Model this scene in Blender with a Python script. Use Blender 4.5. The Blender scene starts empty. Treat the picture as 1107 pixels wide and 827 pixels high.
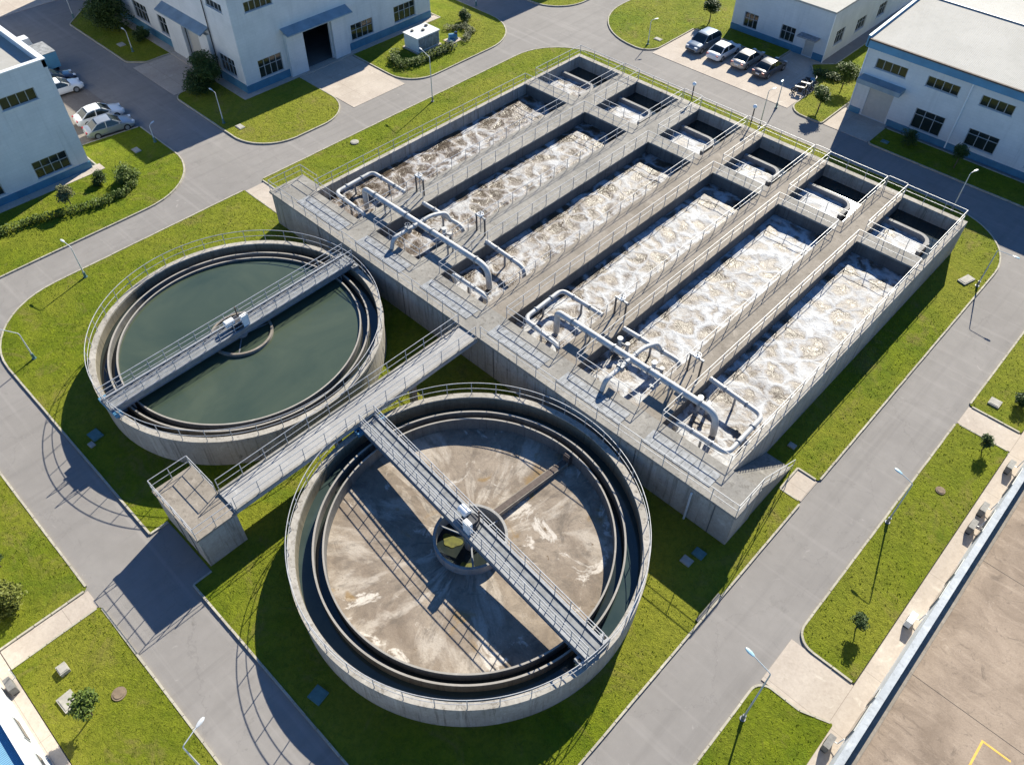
import bpy, bmesh, math, random
from mathutils import Vector, Matrix, noise
from mathutils.geometry import tessellate_polygon
R = math.radians
PI = math.pi
rng = random.Random(7)
scene = bpy.context.scene
COL = scene.collection

# ------------------------------------------------------------------ materials
class NT:
    def __init__(self, name):
        self.m = bpy.data.materials.new(name)
        self.m.use_nodes = True
        self.t = self.m.node_tree
        self.b = self.t.nodes['Principled BSDF']
        self._pos = None
    def n(self, typ, **kw):
        nd = self.t.nodes.new(typ)
        for k, v in kw.items():
            setattr(nd, k, v)
        return nd
    def link(self, a, b):
        self.t.links.new(a, b)
    def val(self, sock, v):
        if hasattr(v, 'is_linked') or isinstance(v, bpy.types.NodeSocket):
            self.link(v, sock)
        else:
            sock.default_value = v
    def pos(self):
        if self._pos is None:
            self._pos = self.n('ShaderNodeNewGeometry').outputs['Position']
        return self._pos
    def obj(self):
        return self.n('ShaderNodeTexCoord').outputs['Object']
    def scale(self, vec, s):
        nd = self.n('ShaderNodeMapping')
        self.link(vec, nd.inputs['Vector'])
        nd.inputs['Scale'].default_value = s if hasattr(s, '__len__') else (s, s, s)
        return nd.outputs[0]
    def noise(self, vec, s, detail=4, rough=.55, dist=0, out='Fac'):
        nd = self.n('ShaderNodeTexNoise')
        self.link(vec, nd.inputs['Vector'])
        nd.inputs['Scale'].default_value = s
        nd.inputs['Detail'].default_value = detail
        nd.inputs['Roughness'].default_value = rough
        nd.inputs['Distortion'].default_value = dist
        return nd.outputs[out]
    def voro(self, vec, s, feature='F1', out='Distance'):
        nd = self.n('ShaderNodeTexVoronoi')
        nd.feature = feature
        self.link(vec, nd.inputs['Vector'])
        nd.inputs['Scale'].default_value = s
        return nd.outputs[out]
    def ramp(self, fac, stops, interp='LINEAR'):
        nd = self.n('ShaderNodeValToRGB')
        cr = nd.color_ramp
        cr.interpolation = interp
        while len(cr.elements) < len(stops):
            cr.elements.new(.5)
        for e, (p, c) in zip(cr.elements, stops):
            e.position = p
            e.color = (*c, 1) if len(c) == 3 else c
        self.link(fac, nd.inputs[0])
        return nd.outputs[0]
    def rng(self, fac, a, b, c=0., d=1.):
        nd = self.n('ShaderNodeMapRange')
        self.link(fac, nd.inputs[0])
        for i, v in zip((1, 2, 3, 4), (a, b, c, d)):
            nd.inputs[i].default_value = v
        return nd.outputs[0]
    def mix(self, fac, a, b, mode='MIX'):
        nd = self.n('ShaderNodeMix', data_type='RGBA', blend_type=mode)
        self.val(nd.inputs[0], fac)
        for s, v in ((nd.inputs[6], a), (nd.inputs[7], b)):
            if isinstance(v, bpy.types.NodeSocket):
                self.link(v, s)
            else:
                s.default_value = (*v, 1) if len(v) == 3 else v
        return nd.outputs[2]
    def math(self, op, a, b=0.):
        nd = self.n('ShaderNodeMath', operation=op)
        self.val(nd.inputs[0], a)
        self.val(nd.inputs[1], b)
        return nd.outputs[0]
    def bump(self, h, strength=.3, dist=.05):
        nd = self.n('ShaderNodeBump')
        nd.inputs['Strength'].default_value = strength
        nd.inputs['Distance'].default_value = dist
        self.link(h, nd.inputs['Height'])
        self.link(nd.outputs[0], self.b.inputs['Normal'])
    def done(self, color=None, rough=.7, metal=0., spec=None):
        if color is not None:
            if isinstance(color, bpy.types.NodeSocket):
                self.link(color, self.b.inputs['Base Color'])
            else:
                self.b.inputs['Base Color'].default_value = (*color, 1)
        self.val(self.b.inputs['Roughness'], rough)
        self.b.inputs['Metallic'].default_value = metal
        if spec is not None:
            self.b.inputs['Specular IOR Level'].default_value = spec
        return self.m

def mat_plain(name, col, rough=.6, metal=0., var=.12, s=3., spec=None):
    t = NT(name)
    p = t.obj()
    f = t.noise(p, s, 5, .6)
    c = t.mix(t.rng(f, .3, .7), tuple(x * (1 - var) for x in col), tuple(min(1, x * (1 + var)) for x in col))
    return t.done(c, rough, metal, spec)

def mat_concrete(name, a, b, stain, streak=.5, bump=.25, joint=None):
    """weathered concrete: big stains, fine grain, vertical run-off streaks on walls"""
    t = NT(name)
    p = t.pos()
    big = t.noise(p, .35, 6, .6, .4)
    fine = t.noise(p, 6, 5, .65)
    c = t.mix(t.rng(big, .32, .68), a, b)
    c = t.mix(t.rng(fine, .3, .75, 0, .35), c, stain)
    st = t.noise(t.scale(p, (3.4, 3.4, .16)), 1.2, 6, .72, .3)
    c = t.mix(t.rng(st, .52, .70, 0, streak), c, stain)
    st2 = t.noise(t.scale(p, (1.1, 1.1, .1)), 1.1, 5, .7)
    c = t.mix(t.rng(st2, .55, .75, 0, streak * .8), c, tuple(min(.7, x * 1.25) for x in b))
    sp = t.noise(p, 1.7, 4, .7, .6)
    c = t.mix(t.rng(sp, .62, .78, 0, streak * .9), c, tuple(x * .55 for x in stain))
    lt = t.noise(p, .9, 5, .65, 1.)
    c = t.mix(t.rng(lt, .6, .76, 0, .5), c, tuple(min(.7, x * 1.5) for x in b))
    if joint:
        sx, sy = joint
        br = t.n('ShaderNodeTexBrick')
        t.link(p, br.inputs['Vector'])
        br.offset = 0
        br.inputs['Scale'].default_value = 1
        br.inputs['Mortar Size'].default_value = .012
        br.inputs['Brick Width'].default_value = sx
        br.inputs['Row Height'].default_value = sy
        br.inputs['Color1'].default_value = (0, 0, 0, 1)
        br.inputs['Color2'].default_value = (0, 0, 0, 1)
        br.inputs['Mortar'].default_value = (1, 1, 1, 1)
        c = t.mix(t.math('MULTIPLY', br.outputs['Fac'], .55), c, tuple(x * .35 for x in stain))
    t.bump(t.math('ADD', fine, t.math('MULTIPLY', sp, .6)), bump, .03)
    return t.done(c, .9, 0, .3)

def mat_grass(name):
    t = NT(name)
    p = t.pos()
    big = t.noise(p, .075, 5, .6, .8)
    mid = t.noise(p, .6, 6, .68, .8)
    fine = t.noise(p, 3.2, 6, .82, .5)
    tuft = t.noise(p, 11, 4, .8)
    c = t.mix(t.rng(mid, .32, .68), (.118, .170, .006), (.215, .26, .011))
    c = t.mix(t.rng(big, .40, .62, 0, .8), c, (.265, .265, .03))
    dry = t.noise(p, .28, 6, .75, 1.2)
    c = t.mix(t.rng(dry, .54, .70, 0, .75), c, (.26, .205, .07))
    lush = t.noise(p, .2, 5, .7, .6)
    c = t.mix(t.rng(lush, .56, .70, 0, .6), c, (.095, .175, .006))
    c = t.mix(t.rng(fine, .44, .72, 0, .6), c, (.045, .066, .006))
    c = t.mix(t.rng(tuft, .5, .78, 0, .55), c, (.25, .24, .035))
    speck = t.noise(p, 2.0, 4, .85)
    c = t.mix(t.rng(speck, .61, .70, 0, .4), c, (.06, .085, .008))
    bare = t.noise(p, .75, 4, .8, 1.)
    c = t.mix(t.rng(bare, .69, .76, 0, .7), c, (.20, .155, .085))
    t.bump(t.math('ADD', t.math('MULTIPLY', fine, 1.6), t.math('ADD', t.math('MULTIPLY', mid, 1.5), tuft)), 1., .13)
    return t.done(c, .95, 0, .15)

def mat_road(name, a, b):
    t = NT(name)
    p = t.pos()
    big = t.noise(p, .13, 6, .62, .6)
    mid = t.noise(p, 1.1, 5, .6)
    fine = t.noise(p, 30, 3, .8)
    c = t.mix(t.rng(big, .3, .7), a, b)
    c = t.mix(t.rng(mid, .35, .7, 0, .3), c, tuple(x * .78 for x in a))
    c = t.mix(t.rng(fine, .4, .75, 0, .3), c, tuple(x * .6 for x in a))
    st = t.noise(p, .5, 4, .7, 1.5)
    c = t.mix(t.rng(st, .62, .76, 0, .55), c, tuple(x * .62 for x in a))
    lt = t.noise(p, .8, 3, .6, 2.)
    c = t.mix(t.rng(lt, .68, .78, 0, .5), c, tuple(x * 1.45 for x in b))
    wv = t.n('ShaderNodeVectorMath', operation='MULTIPLY_ADD')
    t.link(t.noise(p, .7, 5, .7, out='Color'), wv.inputs[0])
    wv.inputs[1].default_value = (2.2, 2.2, 0)
    t.link(p, wv.inputs[2])
    cr = t.voro(wv.outputs[0], .13, 'DISTANCE_TO_EDGE')
    c = t.mix(t.rng(cr, .0, .005, .22, 0), c, tuple(x * .4 for x in a))
    oil = t.noise(p, 1.6, 4, .75, .8)
    c = t.mix(t.rng(oil, .66, .74, 0, .45), c, tuple(x * .5 for x in a))
    tyx = t.noise(t.scale(p, (.9, .03, 1)), 1.4, 4, .6)
    tyy = t.noise(t.scale(p, (.03, .9, 1)), 1.4, 4, .6)
    c = t.mix(t.rng(tyx, .52, .68, 0, .28), c, tuple(x * .66 for x in a))
    c = t.mix(t.rng(tyy, .54, .70, 0, .28), c, tuple(x * 1.3 for x in b))
    t.bump(fine, .3, .02)
    return t.done(c, .88, 0, .25)

def mat_foam(name, cover, seed):
    """aerated liquor: brown water under a network of white foam"""
    t = NT(name)
    p0 = t.pos()
    mp = t.n('ShaderNodeMapping')
    t.link(p0, mp.inputs['Vector'])
    mp.inputs['Location'].default_value = (seed * 13.7, seed * 7.1, 0)
    p = mp.outputs[0]
    wv = t.noise(p, .45, 5, .6, out='Color')
    va = t.n('ShaderNodeVectorMath', operation='MULTIPLY_ADD')
    t.link(wv, va.inputs[0])
    va.inputs[1].default_value = (2.6, 2.6, 0)
    t.link(p, va.inputs[2])
    q = va.outputs[0]
    va2 = t.n('ShaderNodeVectorMath', operation='MULTIPLY_ADD')
    t.link(t.noise(p, 1.5, 4, .6, out='Color'), va2.inputs[0])
    va2.inputs[1].default_value = (.8, .8, 0)
    t.link(q, va2.inputs[2])
    q = va2.outputs[0]
    ed = t.voro(q, .62, 'DISTANCE_TO_EDGE')
    ed2 = t.voro(q, 1.9, 'DISTANCE_TO_EDGE')
    n1 = t.noise(q, .30, 5, .55, .6)
    n2 = t.noise(q, 1.3, 5, .62, 1.0)
    n3 = t.noise(q, 5, 5, .75, .6)
    # foam amount: soft veins round the boils, patches, fine froth
    f = t.math('ADD', t.math('MULTIPLY', n1, 1.25), t.math('MULTIPLY', t.rng(ed, 0, .26, 1, 0), .52))
    f = t.math('ADD', f, t.math('MULTIPLY', t.rng(ed2, 0, .16, 1, 0), .12))
    f = t.math('ADD', f, t.math('MULTIPLY', n2, .42))
    f = t.math('ADD', f, t.math('MULTIPLY', n3, .34))
    f = t.math('ADD', f, cover - .87)
    c = t.ramp(f, [(.20, (.062, .042, .024)), (.36, (.125, .094, .07)), (.48, (.20, .17, .15)), (.62, (.315, .30, .295)), (.80, (.455, .455, .46)), (1., (.545, .55, .56))])
    wr = t.rng(ed2, 0, .05, 1, 0)
    c = t.mix(t.math('MULTIPLY', wr, t.rng(n2, .42, .60, .0, .6)), c, (.17, .135, .115))
    cr = t.noise(q, 2.6, 3, .5, 2.2)
    c = t.mix(t.rng(t.math('ABSOLUTE', t.math('SUBTRACT', cr, .5)), 0, .022, .34, 0), c, (.19, .165, .15))
    wet = t.noise(q, .9, 5, .7, 1.)
    c = t.mix(t.rng(wet, .56, .68, 0, .6), c, (.19, .155, .13))
    t.bump(t.math('ADD', t.math('MULTIPLY', f, 1.2), t.math('ADD', t.math('MULTIPLY', n3, .12), t.math('MULTIPLY', n2, .5))), .4, .16)
    return t.done(c, t.rng(f, .3, .8, .35, .75), 0, .35)

def mat_water(name, col, col2, rough=.09, s=.5):
    t = NT(name)
    p = t.pos()
    f = t.noise(p, s, 4, .6, 1.)
    c = t.mix(t.rng(f, .3, .7), col, col2)
    t.bump(t.noise(p, 5, 3, .6), .05, .02)
    return t.done(c, rough, 0, .5)

def mat_sediment(name, cx, cy):
    """dried sludge on the drained floor: tan crust, pale washed fans, radial wash lines"""
    t = NT(name)
    p = t.pos()
    mp = t.n('ShaderNodeMapping')
    t.link(p, mp.inputs['Vector'])
    mp.inputs['Location'].default_value = (-cx, -cy, 0)
    q = mp.outputs[0]
    sx = t.n('ShaderNodeSeparateXYZ')
    t.link(q, sx.inputs[0])
    ang = t.math('ARCTAN2', sx.outputs[1], sx.outputs[0])
    ln = t.n('ShaderNodeVectorMath', operation='LENGTH')
    t.link(q, ln.inputs[0])
    cb = t.n('ShaderNodeCombineXYZ')
    t.link(t.math('MULTIPLY', ang, 3.2), cb.inputs[0])
    t.link(t.math('MULTIPLY', ln.outputs['Value'], .22), cb.inputs[1])
    pol = cb.outputs[0]
    big = t.noise(p, .28, 6, .65, .8)
    mid = t.noise(p, 1.2, 6, .7, .6)
    fine = t.noise(p, 9, 4, .7)
    rad = t.noise(pol, .95, 5, .6, .5)
    rad2 = t.noise(pol, 3.4, 4, .65, .2)
    c = t.mix(t.rng(big, .3, .7), (.19, .148, .112), (.345, .285, .225))
    c = t.mix(t.rng(mid, .42, .72, 0, .6), c, (.125, .10, .08))
    c = t.mix(t.rng(rad, .52, .60, 0, .8), c, (.43, .375, .315))
    c = t.mix(t.rng(rad2, .54, .70, 0, .65), c, (.12, .10, .082))
    c = t.mix(t.rng(t.noise(p, .38, 6, .72, .9), .58, .64, 0, .85), c, (.60, .545, .48))
    c = t.mix(t.rng(t.noise(p, 1.9, 4, .6, .8), .68, .74, 0, .85), c, (.10, .058, .022))
    c = t.mix(t.rng(t.noise(p, .55, 3, .5, .5), .63, .7, 0, .6), c, (.25, .15, .045))
    dk = t.noise(p, .5, 6, .75, 1.2)
    c = t.mix(t.rng(dk, .55, .66, 0, .65), c, (.115, .098, .082))
    c = t.mix(t.rng(fine, .45, .8, 0, .35), c, (.12, .09, .07))
    t.bump(t.math('ADD', mid, t.math('MULTIPLY', fine, .5)), .4, .06)
    return t.done(c, .9, 0, .25)

def mat_leaf(name, a, b):
    t = NT(name)
    f = t.noise(t.pos(), 3.5, 3, .7)
    c = t.mix(t.rng(f, .3, .7), a, b)
    t.b.inputs['Transmission Weight'].default_value = 0
    return t.done(c, .6, 0, .25)

def mat_flatroof(name, a, b, rib=None, axis=0):
    t = NT(name)
    p = t.pos()
    big = t.noise(p, .25, 6, .6, .6)
    mid = t.noise(p, 2.2, 5, .65)
    c = t.mix(t.rng(big, .3, .7), a, b)
    c = t.mix(t.rng(mid, .5, .8, 0, .35), c, tuple(x * .6 for x in a))
    if rib:
        w = t.n('ShaderNodeTexWave', wave_type='BANDS', bands_direction='X' if axis == 0 else 'Y')
        t.link(p, w.inputs['Vector'])
        w.inputs['Scale'].default_value = rib
        t.bump(w.outputs['Fac'], .7, .05)
        c = t.mix(t.rng(w.outputs['Fac'], .0, .25, .45, 0), c, tuple(x * .6 for x in a))
    return t.done(c, .75, 0, .3)

def mat_roofslab(name):
    """bare screeded roof: patches, washed streaks, dirt"""
    t = NT(name)
    p = t.pos()
    rot = t.n('ShaderNodeMapping')
    t.link(p, rot.inputs['Vector'])
    rot.inputs['Rotation'].default_value = (0, 0, R(8))
    rot.inputs['Scale'].default_value = (.35, 1.6, 1)
    st = t.noise(rot.outputs[0], 1.1, 6, .68, .5)
    big = t.noise(p, .33, 6, .62, .9)
    fine = t.noise(p, 12, 4, .7)
    c = t.mix(t.rng(big, .34, .66), (.225, .17, .125), (.36, .28, .21))
    c = t.mix(t.rng(st, .55, .72, 0, .55), c, (.46, .365, .28))
    c = t.mix(t.rng(st, .30, .44, .6, 0), c, (.14, .105, .08))
    c = t.mix(t.rng(fine, .4, .8, 0, .35), c, (.13, .10, .08))
    sp = t.noise(p, .8, 5, .8, 1.6)
    c = t.mix(t.rng(sp, .55, .66, 0, .6), c, (.13, .10, .078))
    c = t.mix(t.rng(sp, .30, .38, .5, 0), c, (.47, .38, .30))
    t.bump(fine, .3, .03)
    return t.done(c, .9, 0, .25)

M = {}
M['conc'] = mat_concrete('weathered_concrete', (.225, .212, .192), (.325, .303, .27), (.115, .102, .086), .85)
M['conc_grey'] = mat_concrete('grey_concrete', (.27, .26, .25), (.36, .345, .325), (.15, .14, .13), .65)
M['conc_wall'] = mat_concrete('wall_concrete', (.32, .295, .255), (.44, .405, .355), (.11, .09, .07), .9)
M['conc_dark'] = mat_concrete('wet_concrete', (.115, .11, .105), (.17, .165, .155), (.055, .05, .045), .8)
M['conc_lip'] = mat_concrete('lip_concrete', (.27, .25, .22), (.37, .34, .30), (.26, .23, .2), .5)
M['conc_algae'] = mat_concrete('algae_concrete', (.13, .115, .085), (.20, .175, .13), (.06, .055, .035), .8)
M['conc_warm'] = mat_concrete('warm_concrete', (.215, .185, .15), (.31, .27, .225), (.12, .10, .08), .7)
M['conc_pad'] = mat_concrete('pad_concrete', (.40, .34, .285), (.50, .435, .37), (.27, .22, .18), .35, .2, (4., 4.))
M['conc_park'] = mat_concrete('parking_concrete', (.17, .15, .135), (.225, .20, .18), (.10, .085, .075), .4)
M['bridge_top'] = mat_concrete('bridge_concrete', (.29, .28, .27), (.40, .385, .365), (.21, .20, .195), .35)
M['kerb'] = mat_concrete('kerb_stone', (.36, .33, .27), (.48, .445, .36), (.20, .17, .12), .6)
M['road'] = mat_road('worn_asphalt', (.220, .204, .192), (.270, .251, .236))
M['grass'] = mat_grass('short_grass')
M['rail'] = mat_plain('galvanised_rail', (.40, .395, .395), .5, .2, .2)
M['pipe'] = mat_plain('pipe_paint', (.45, .44, .425), .55, .1, .2, 2.)
M['steel'] = mat_plain('galvanised_steel', (.25, .255, .265), .55, .3, .2)
M['grating'] = mat_plain('walkway_plate', (.19, .195, .20), .7, .1, .3, 2.5)
M['dullmetal'] = mat_plain('dull_metal', (.17, .165, .16), .6, .1, .3, 4)
M['darksteel'] = mat_plain('dark_steel', (.06, .06, .065), .5, .3)
M['rust'] = mat_plain('rusty_steel', (.09, .066, .055), .8, .1, .3, 4)
M['whitemetal'] = mat_plain('white_metal', (.78, .78, .77), .4, .0, .06)
M['cover'] = mat_plain('cover_plate', (.225, .23, .238), .7, .0, .45, 3.)
M['water_green'] = mat_water('clarified_water', (.034, .052, .038), (.066, .084, .055), .1, .13)
M['water_channel'] = mat_water('green_channel_water', (.026, .042, .042), (.040, .058, .054), .1)
M['water_dark'] = mat_water('channel_water', (.012, .02, .022), (.03, .035, .03), .06)
M['algae'] = mat_plain('algae', (.105, .105, .012), .8, 0, .45, 3)
M['glass'] = mat_plain('dark_glass', (.018, .024, .024), .06, 0, .2, .6, .7)
M['frame'] = mat_plain('window_frame', (.34, .35, .35), .5, .1)
M['wall_white'] = None
M['blue'] = mat_plain('blue_paint', (.075, .23, .37), .55, 0, .15, .8)
M['bluegrey'] = mat_plain('blue_grey_sheet', (.21, .275, .32), .55, .1, .2, .8)
M['bluetile'] = mat_plain('blue_plinth', (.055, .175, .27), .6, 0, .2, 1.)
M['door'] = mat_plain('shutter_door', (.42, .40, .36), .6, 0, .08)
M['dark'] = mat_plain('dark_interior', (.012, .012, .014), .8)
M['tyre'] = mat_plain('tyre_rubber', (.02, .02, .02), .85)
M['lampblue'] = mat_plain('lamp_housing', (.30, .48, .55), .35, 0, .08)
M['lampgrey'] = mat_plain('lamp_grey', (.56, .57, .57), .45, .1, .1)
M['lamppole'] = mat_plain('lamp_pole', (.44, .48, .48), .45, .2, .1)
M['black'] = mat_plain('black_plastic', (.02, .02, .022), .5)
M['red'] = mat_plain('red_lens', (.35, .02, .02), .3)
M['lens'] = mat_plain('clear_lens', (.6, .62, .63), .15)
M['bark'] = mat_plain('bark', (.10, .07, .045), .9, 0, .3, 6)
M['leaf'] = mat_leaf('leaf_green', (.06, .10, .015), (.125, .165, .025))
M['leaf_dark'] = mat_leaf('leaf_dark_green', (.032, .06, .014), (.065, .10, .02))
M['leaf_yellow'] = mat_leaf('leaf_yellow_green', (.10, .125, .018), (.17, .175, .03))
M['leaf_pale'] = mat_leaf('leaf_pale_green', (.12, .135, .055), (.20, .20, .09))
M['soil'] = mat_plain('bare_soil', (.19, .14, .095), .95, 0, .25, 4)
M['roof_cream'] = mat_flatroof('cream_roof', (.42, .40, .36), (.50, .475, .43), 2.6, 0)
M['roof_blue'] = mat_flatroof('blue_roof', (.17, .36, .52), (.22, .43, .60), 3.2, 0)
M['cap_grey'] = mat_concrete('weathered_cap', (.40, .42, .43), (.52, .54, .55), (.24, .25, .26), .7)
M['roof_slab'] = mat_roofslab('screed_roof')
M['yellow'] = mat_plain('yellow_paint', (.72, .42, .07), .7, 0, .15)
M['sediment'] = mat_sediment('dried_sediment', 31.7, -13.5)
M['ironlid'] = mat_plain('lid_concrete', (.34, .32, .28), .85, 0, .2, 3)
M['teal'] = mat_plain('teal_lid', (.08, .165, .165), .6, 0, .2, 3)

def mat_wallpaint(name, a, b):
    t = NT(name)
    p = t.pos()
    f = t.noise(p, .5, 5, .6)
    st = t.noise(t.scale(p, (1.2, 1.2, .1)), 1.2, 5, .7)
    c = t.mix(t.rng(f, .3, .7), a, b)
    c = t.mix(t.rng(st, .55, .75, 0, .35), c, tuple(x * .62 for x in a))
    sp = t.n('ShaderNodeSeparateXYZ')
    t.link(p, sp.inputs[0])
    cb = t.n('ShaderNodeCombineXYZ')
    t.link(t.math('ADD', sp.outputs[0], sp.outputs[1]), cb.inputs[0])
    t.link(sp.outputs[2], cb.inputs[1])
    br = t.n('ShaderNodeTexBrick')
    t.link(cb.outputs[0], br.inputs['Vector'])
    br.inputs['Scale'].default_value = 1
    br.inputs['Mortar Size'].default_value = .02
    br.inputs['Brick Width'].default_value = .6
    br.inputs['Row Height'].default_value = .3
    br.inputs['Color1'].default_value = (.965, .965, .965, 1)
    br.inputs['Color2'].default_value = (1, 1, 1, 1)
    br.inputs['Mortar'].default_value = (.93, .93, .93, 1)
    c = t.mix(1., c, br.outputs['Color'], 'MULTIPLY')
    return t.done(c, .7, 0, .3)
M['wall_white'] = mat_wallpaint('white_wall', (.55, .56, .555), (.65, .65, .64))

# ------------------------------------------------------------------ mesh builder
class MB:
    def __init__(self):
        self.v = []
        self.f = []
    def add(self, vs, fs):
        o = len(self.v)
        self.v += [tuple(x) for x in vs]
        self.f += [tuple(o + i for i in f) for f in fs]
        return self
    def box(self, x0, x1, y0, y1, z0, z1):
        return self.add([(x0, y0, z0), (x1, y0, z0), (x1, y1, z0), (x0, y1, z0), (x0, y0, z1), (x1, y0, z1), (x1, y1, z1), (x0, y1, z1)],
                        [(3, 2, 1, 0), (4, 5, 6, 7), (0, 1, 5, 4), (1, 2, 6, 5), (2, 3, 7, 6), (3, 0, 4, 7)])
    def obox(self, c, d, rz=0, tilt=None):
        m = Matrix.Translation(c) @ Matrix.Rotation(rz, 4, 'Z')
        if tilt is not None:
            m = m @ tilt
        vs = [m @ Vector((sx * d[0] / 2, sy * d[1] / 2, sz * d[2] / 2)) for sz in (-1, 1) for sx, sy in ((-1, -1), (1, -1), (1, 1), (-1, 1))]
        return self.add(vs, [(3, 2, 1, 0), (4, 5, 6, 7), (0, 1, 5, 4), (1, 2, 6, 5), (2, 3, 7, 6), (3, 0, 4, 7)])
    def tube(self, pts, r, n=8, closed=False, caps=True):
        pts = [Vector(p) for p in pts]
        N = len(pts)
        rad = r if hasattr(r, '__len__') else [r] * N
        rings = []
        a = None
        for i, p in enumerate(pts):
            if closed:
                d = (pts[(i + 1) % N] - pts[i - 1])
            else:
                d = pts[min(i + 1, N - 1)] - pts[max(i - 1, 0)]
            d.normalize()
            if a is None:
                up = Vector((0, 0, 1)) if abs(d.z) < .9 else Vector((1, 0, 0))
                a = d.cross(up).normalized()
            else:
                a = (a - d * a.dot(d)).normalized()      # carry the frame along the run
            b = a.cross(d).normalized()
            k = 1.
            if (closed or 0 < i < N - 1):
                d0 = (pts[i] - pts[i - 1]).normalized()
                k = 1 / max(.6, abs(d0.dot(d)))
            rings.append((a, b, p, rad[i], k, d))
        o = len(self.v)
        for a, b, p, rr, k, d in rings:
            for j in range(n):
                t = 2 * PI * j / n
                self.v.append(tuple(p + a * (math.cos(t) * rr) + b * (math.sin(t) * rr)))
        L = N if closed else N - 1
        for i in range(L):
            i2 = (i + 1) % N
            for j in range(n):
                j2 = (j + 1) % n
                self.f.append((o + i * n + j, o + i2 * n + j, o + i2 * n + j2, o + i * n + j2))
        if caps and not closed:
            self.f.append(tuple(o + j for j in range(n)))
            self.f.append(tuple(o + (N - 1) * n + j for j in reversed(range(n))))
        return self
    def cyl(self, c, r, z0, z1, n=16, r1=None):
        r1 = r if r1 is None else r1
        vs = [(c[0] + r * math.cos(2 * PI * j / n), c[1] + r * math.sin(2 * PI * j / n), z0) for j in range(n)] + \
             [(c[0] + r1 * math.cos(2 * PI * j / n), c[1] + r1 * math.sin(2 * PI * j / n), z1) for j in range(n)]
        fs = [(j, (j + 1) % n, n + (j + 1) % n, n + j) for j in range(n)] + [tuple(reversed(range(n))), tuple(range(n, 2 * n))]
        return self.add(vs, fs)
    def lathe(self, prof, n=128, c=(0, 0), closed=False):
        """prof: list of (r, z), revolved about z"""
        K = len(prof)
        vs = [(c[0] + r * math.cos(2 * PI * j / n), c[1] + r * math.sin(2 * PI * j / n), z) for j in range(n) for r, z in prof]
        fs = []
        for j in range(n):
            j2 = (j + 1) % n
            for k in range(K if closed else K - 1):
                k2 = (k + 1) % K
                fs.append((j * K + k, j2 * K + k, j2 * K + k2, j * K + k2))
        return self.add(vs, fs)
    def ring(self, r0, r1, z0, z1, n=128, c=(0, 0)):
        return self.lathe([(r0, z0), (r1, z0), (r1, z1), (r0, z1)], n, c, True)
    def prism(self, poly, z0, z1):
        tri = tessellate_polygon([[Vector((x, y, 0)) for x, y in poly]])
        N = len(poly)
        vs = [(x, y, z0) for x, y in poly] + [(x, y, z1) for x, y in poly]
        fs = [tuple(N + i for i in t) for t in tri] + [tuple(reversed(t)) for t in tri] + [(i, (i + 1) % N, N + (i + 1) % N, N + i) for i in range(N)]
        return self.add(vs, fs)
    def sheet(self, poly, z):
        tri = tessellate_polygon([[Vector((x, y, 0)) for x, y in poly]])
        return self.add([(x, y, z) for x, y in poly], [tuple(t) for t in tri])
    def build(self, name, mat, parent=None, smooth=False, angle=35, mats=None):
        me = bpy.data.meshes.new(name)
        me.from_pydata(self.v, [], self.f)
        me.update()
        bm = bmesh.new()
        bm.from_mesh(me)
        bmesh.ops.recalc_face_normals(bm, faces=bm.faces)
        bm.to_mesh(me)
        bm.free()
        if smooth:
            for p in me.polygons:
                p.use_smooth = True
            try:
                me.set_sharp_from_angle(angle=R(angle))
            except Exception:
                pass
        me.materials.append(mat)
        o = bpy.data.objects.new(name, me)
        COL.objects.link(o)
        if parent is not None:
            o.parent = parent
        return o

def tag(o, label=None, cat=None, group=None, kind=None):
    for k, v in (('label', label), ('category', cat), ('group', group), ('kind', kind)):
        if v:
            o[k] = v
    return o

def thing(name, label, cat, loc=(0, 0, 0), rz=0, group=None):
    o = bpy.data.objects.new(name, None)
    o.empty_display_size = .2
    o.location = loc
    o.rotation_euler = (0, 0, rz)
    COL.objects.link(o)
    return tag(o, label, cat, group)

def children(o):
    return [c for c in bpy.data.objects if c.parent == o]

def copy_tree(o, parent=None):
    c = o.copy()
    COL.objects.link(c)
    if parent is not None:
        c.parent = parent
    for ch in children(o):
        copy_tree(ch, c)
    return c

def struct(name, mb, mat, smooth=False):
    return tag(mb.build(name, mat, None, smooth), kind='structure')

def rounded(poly, seg=10):
    """poly of (x, y[, r]) -> outline with the corners rounded"""
    out = []
    P = [(Vector((p[0], p[1])), p[2] if len(p) > 2 else 0) for p in poly]
    N = len(P)
    for i in range(N):
        p, r = P[i]
        a = (P[i - 1][0] - p)
        b = (P[(i + 1) % N][0] - p)
        la, lb = a.length, b.length
        a.normalize()
        b.normalize()
        if r <= 0:
            out.append((p.x, p.y))
            continue
        ang = a.angle(b)
        if abs(ang - PI) < .02:
            out.append((p.x, p.y))
            continue
        t = min(r / math.tan(ang / 2), la * .49 if False else la, lb)
        r = t * math.tan(ang / 2)
        c = p + (a + b).normalized() * (r / math.sin(ang / 2))
        s = p + a * t - c
        e = p + b * t - c
        a0 = math.atan2(s.y, s.x)
        a1 = math.atan2(e.y, e.x)
        d = (a1 - a0 + PI) % (2 * PI) - PI
        for k in range(seg + 1):
            q = a0 + d * k / seg
            out.append((c.x + r * math.cos(q), c.y + r * math.sin(q)))
    return out

# ------------------------------------------------------------------ ground, lawns, kerbs
struct('road', MB().sheet([(-300, -200), (300, -200), (300, 400), (-300, 400)], 0), M['road'])

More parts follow.
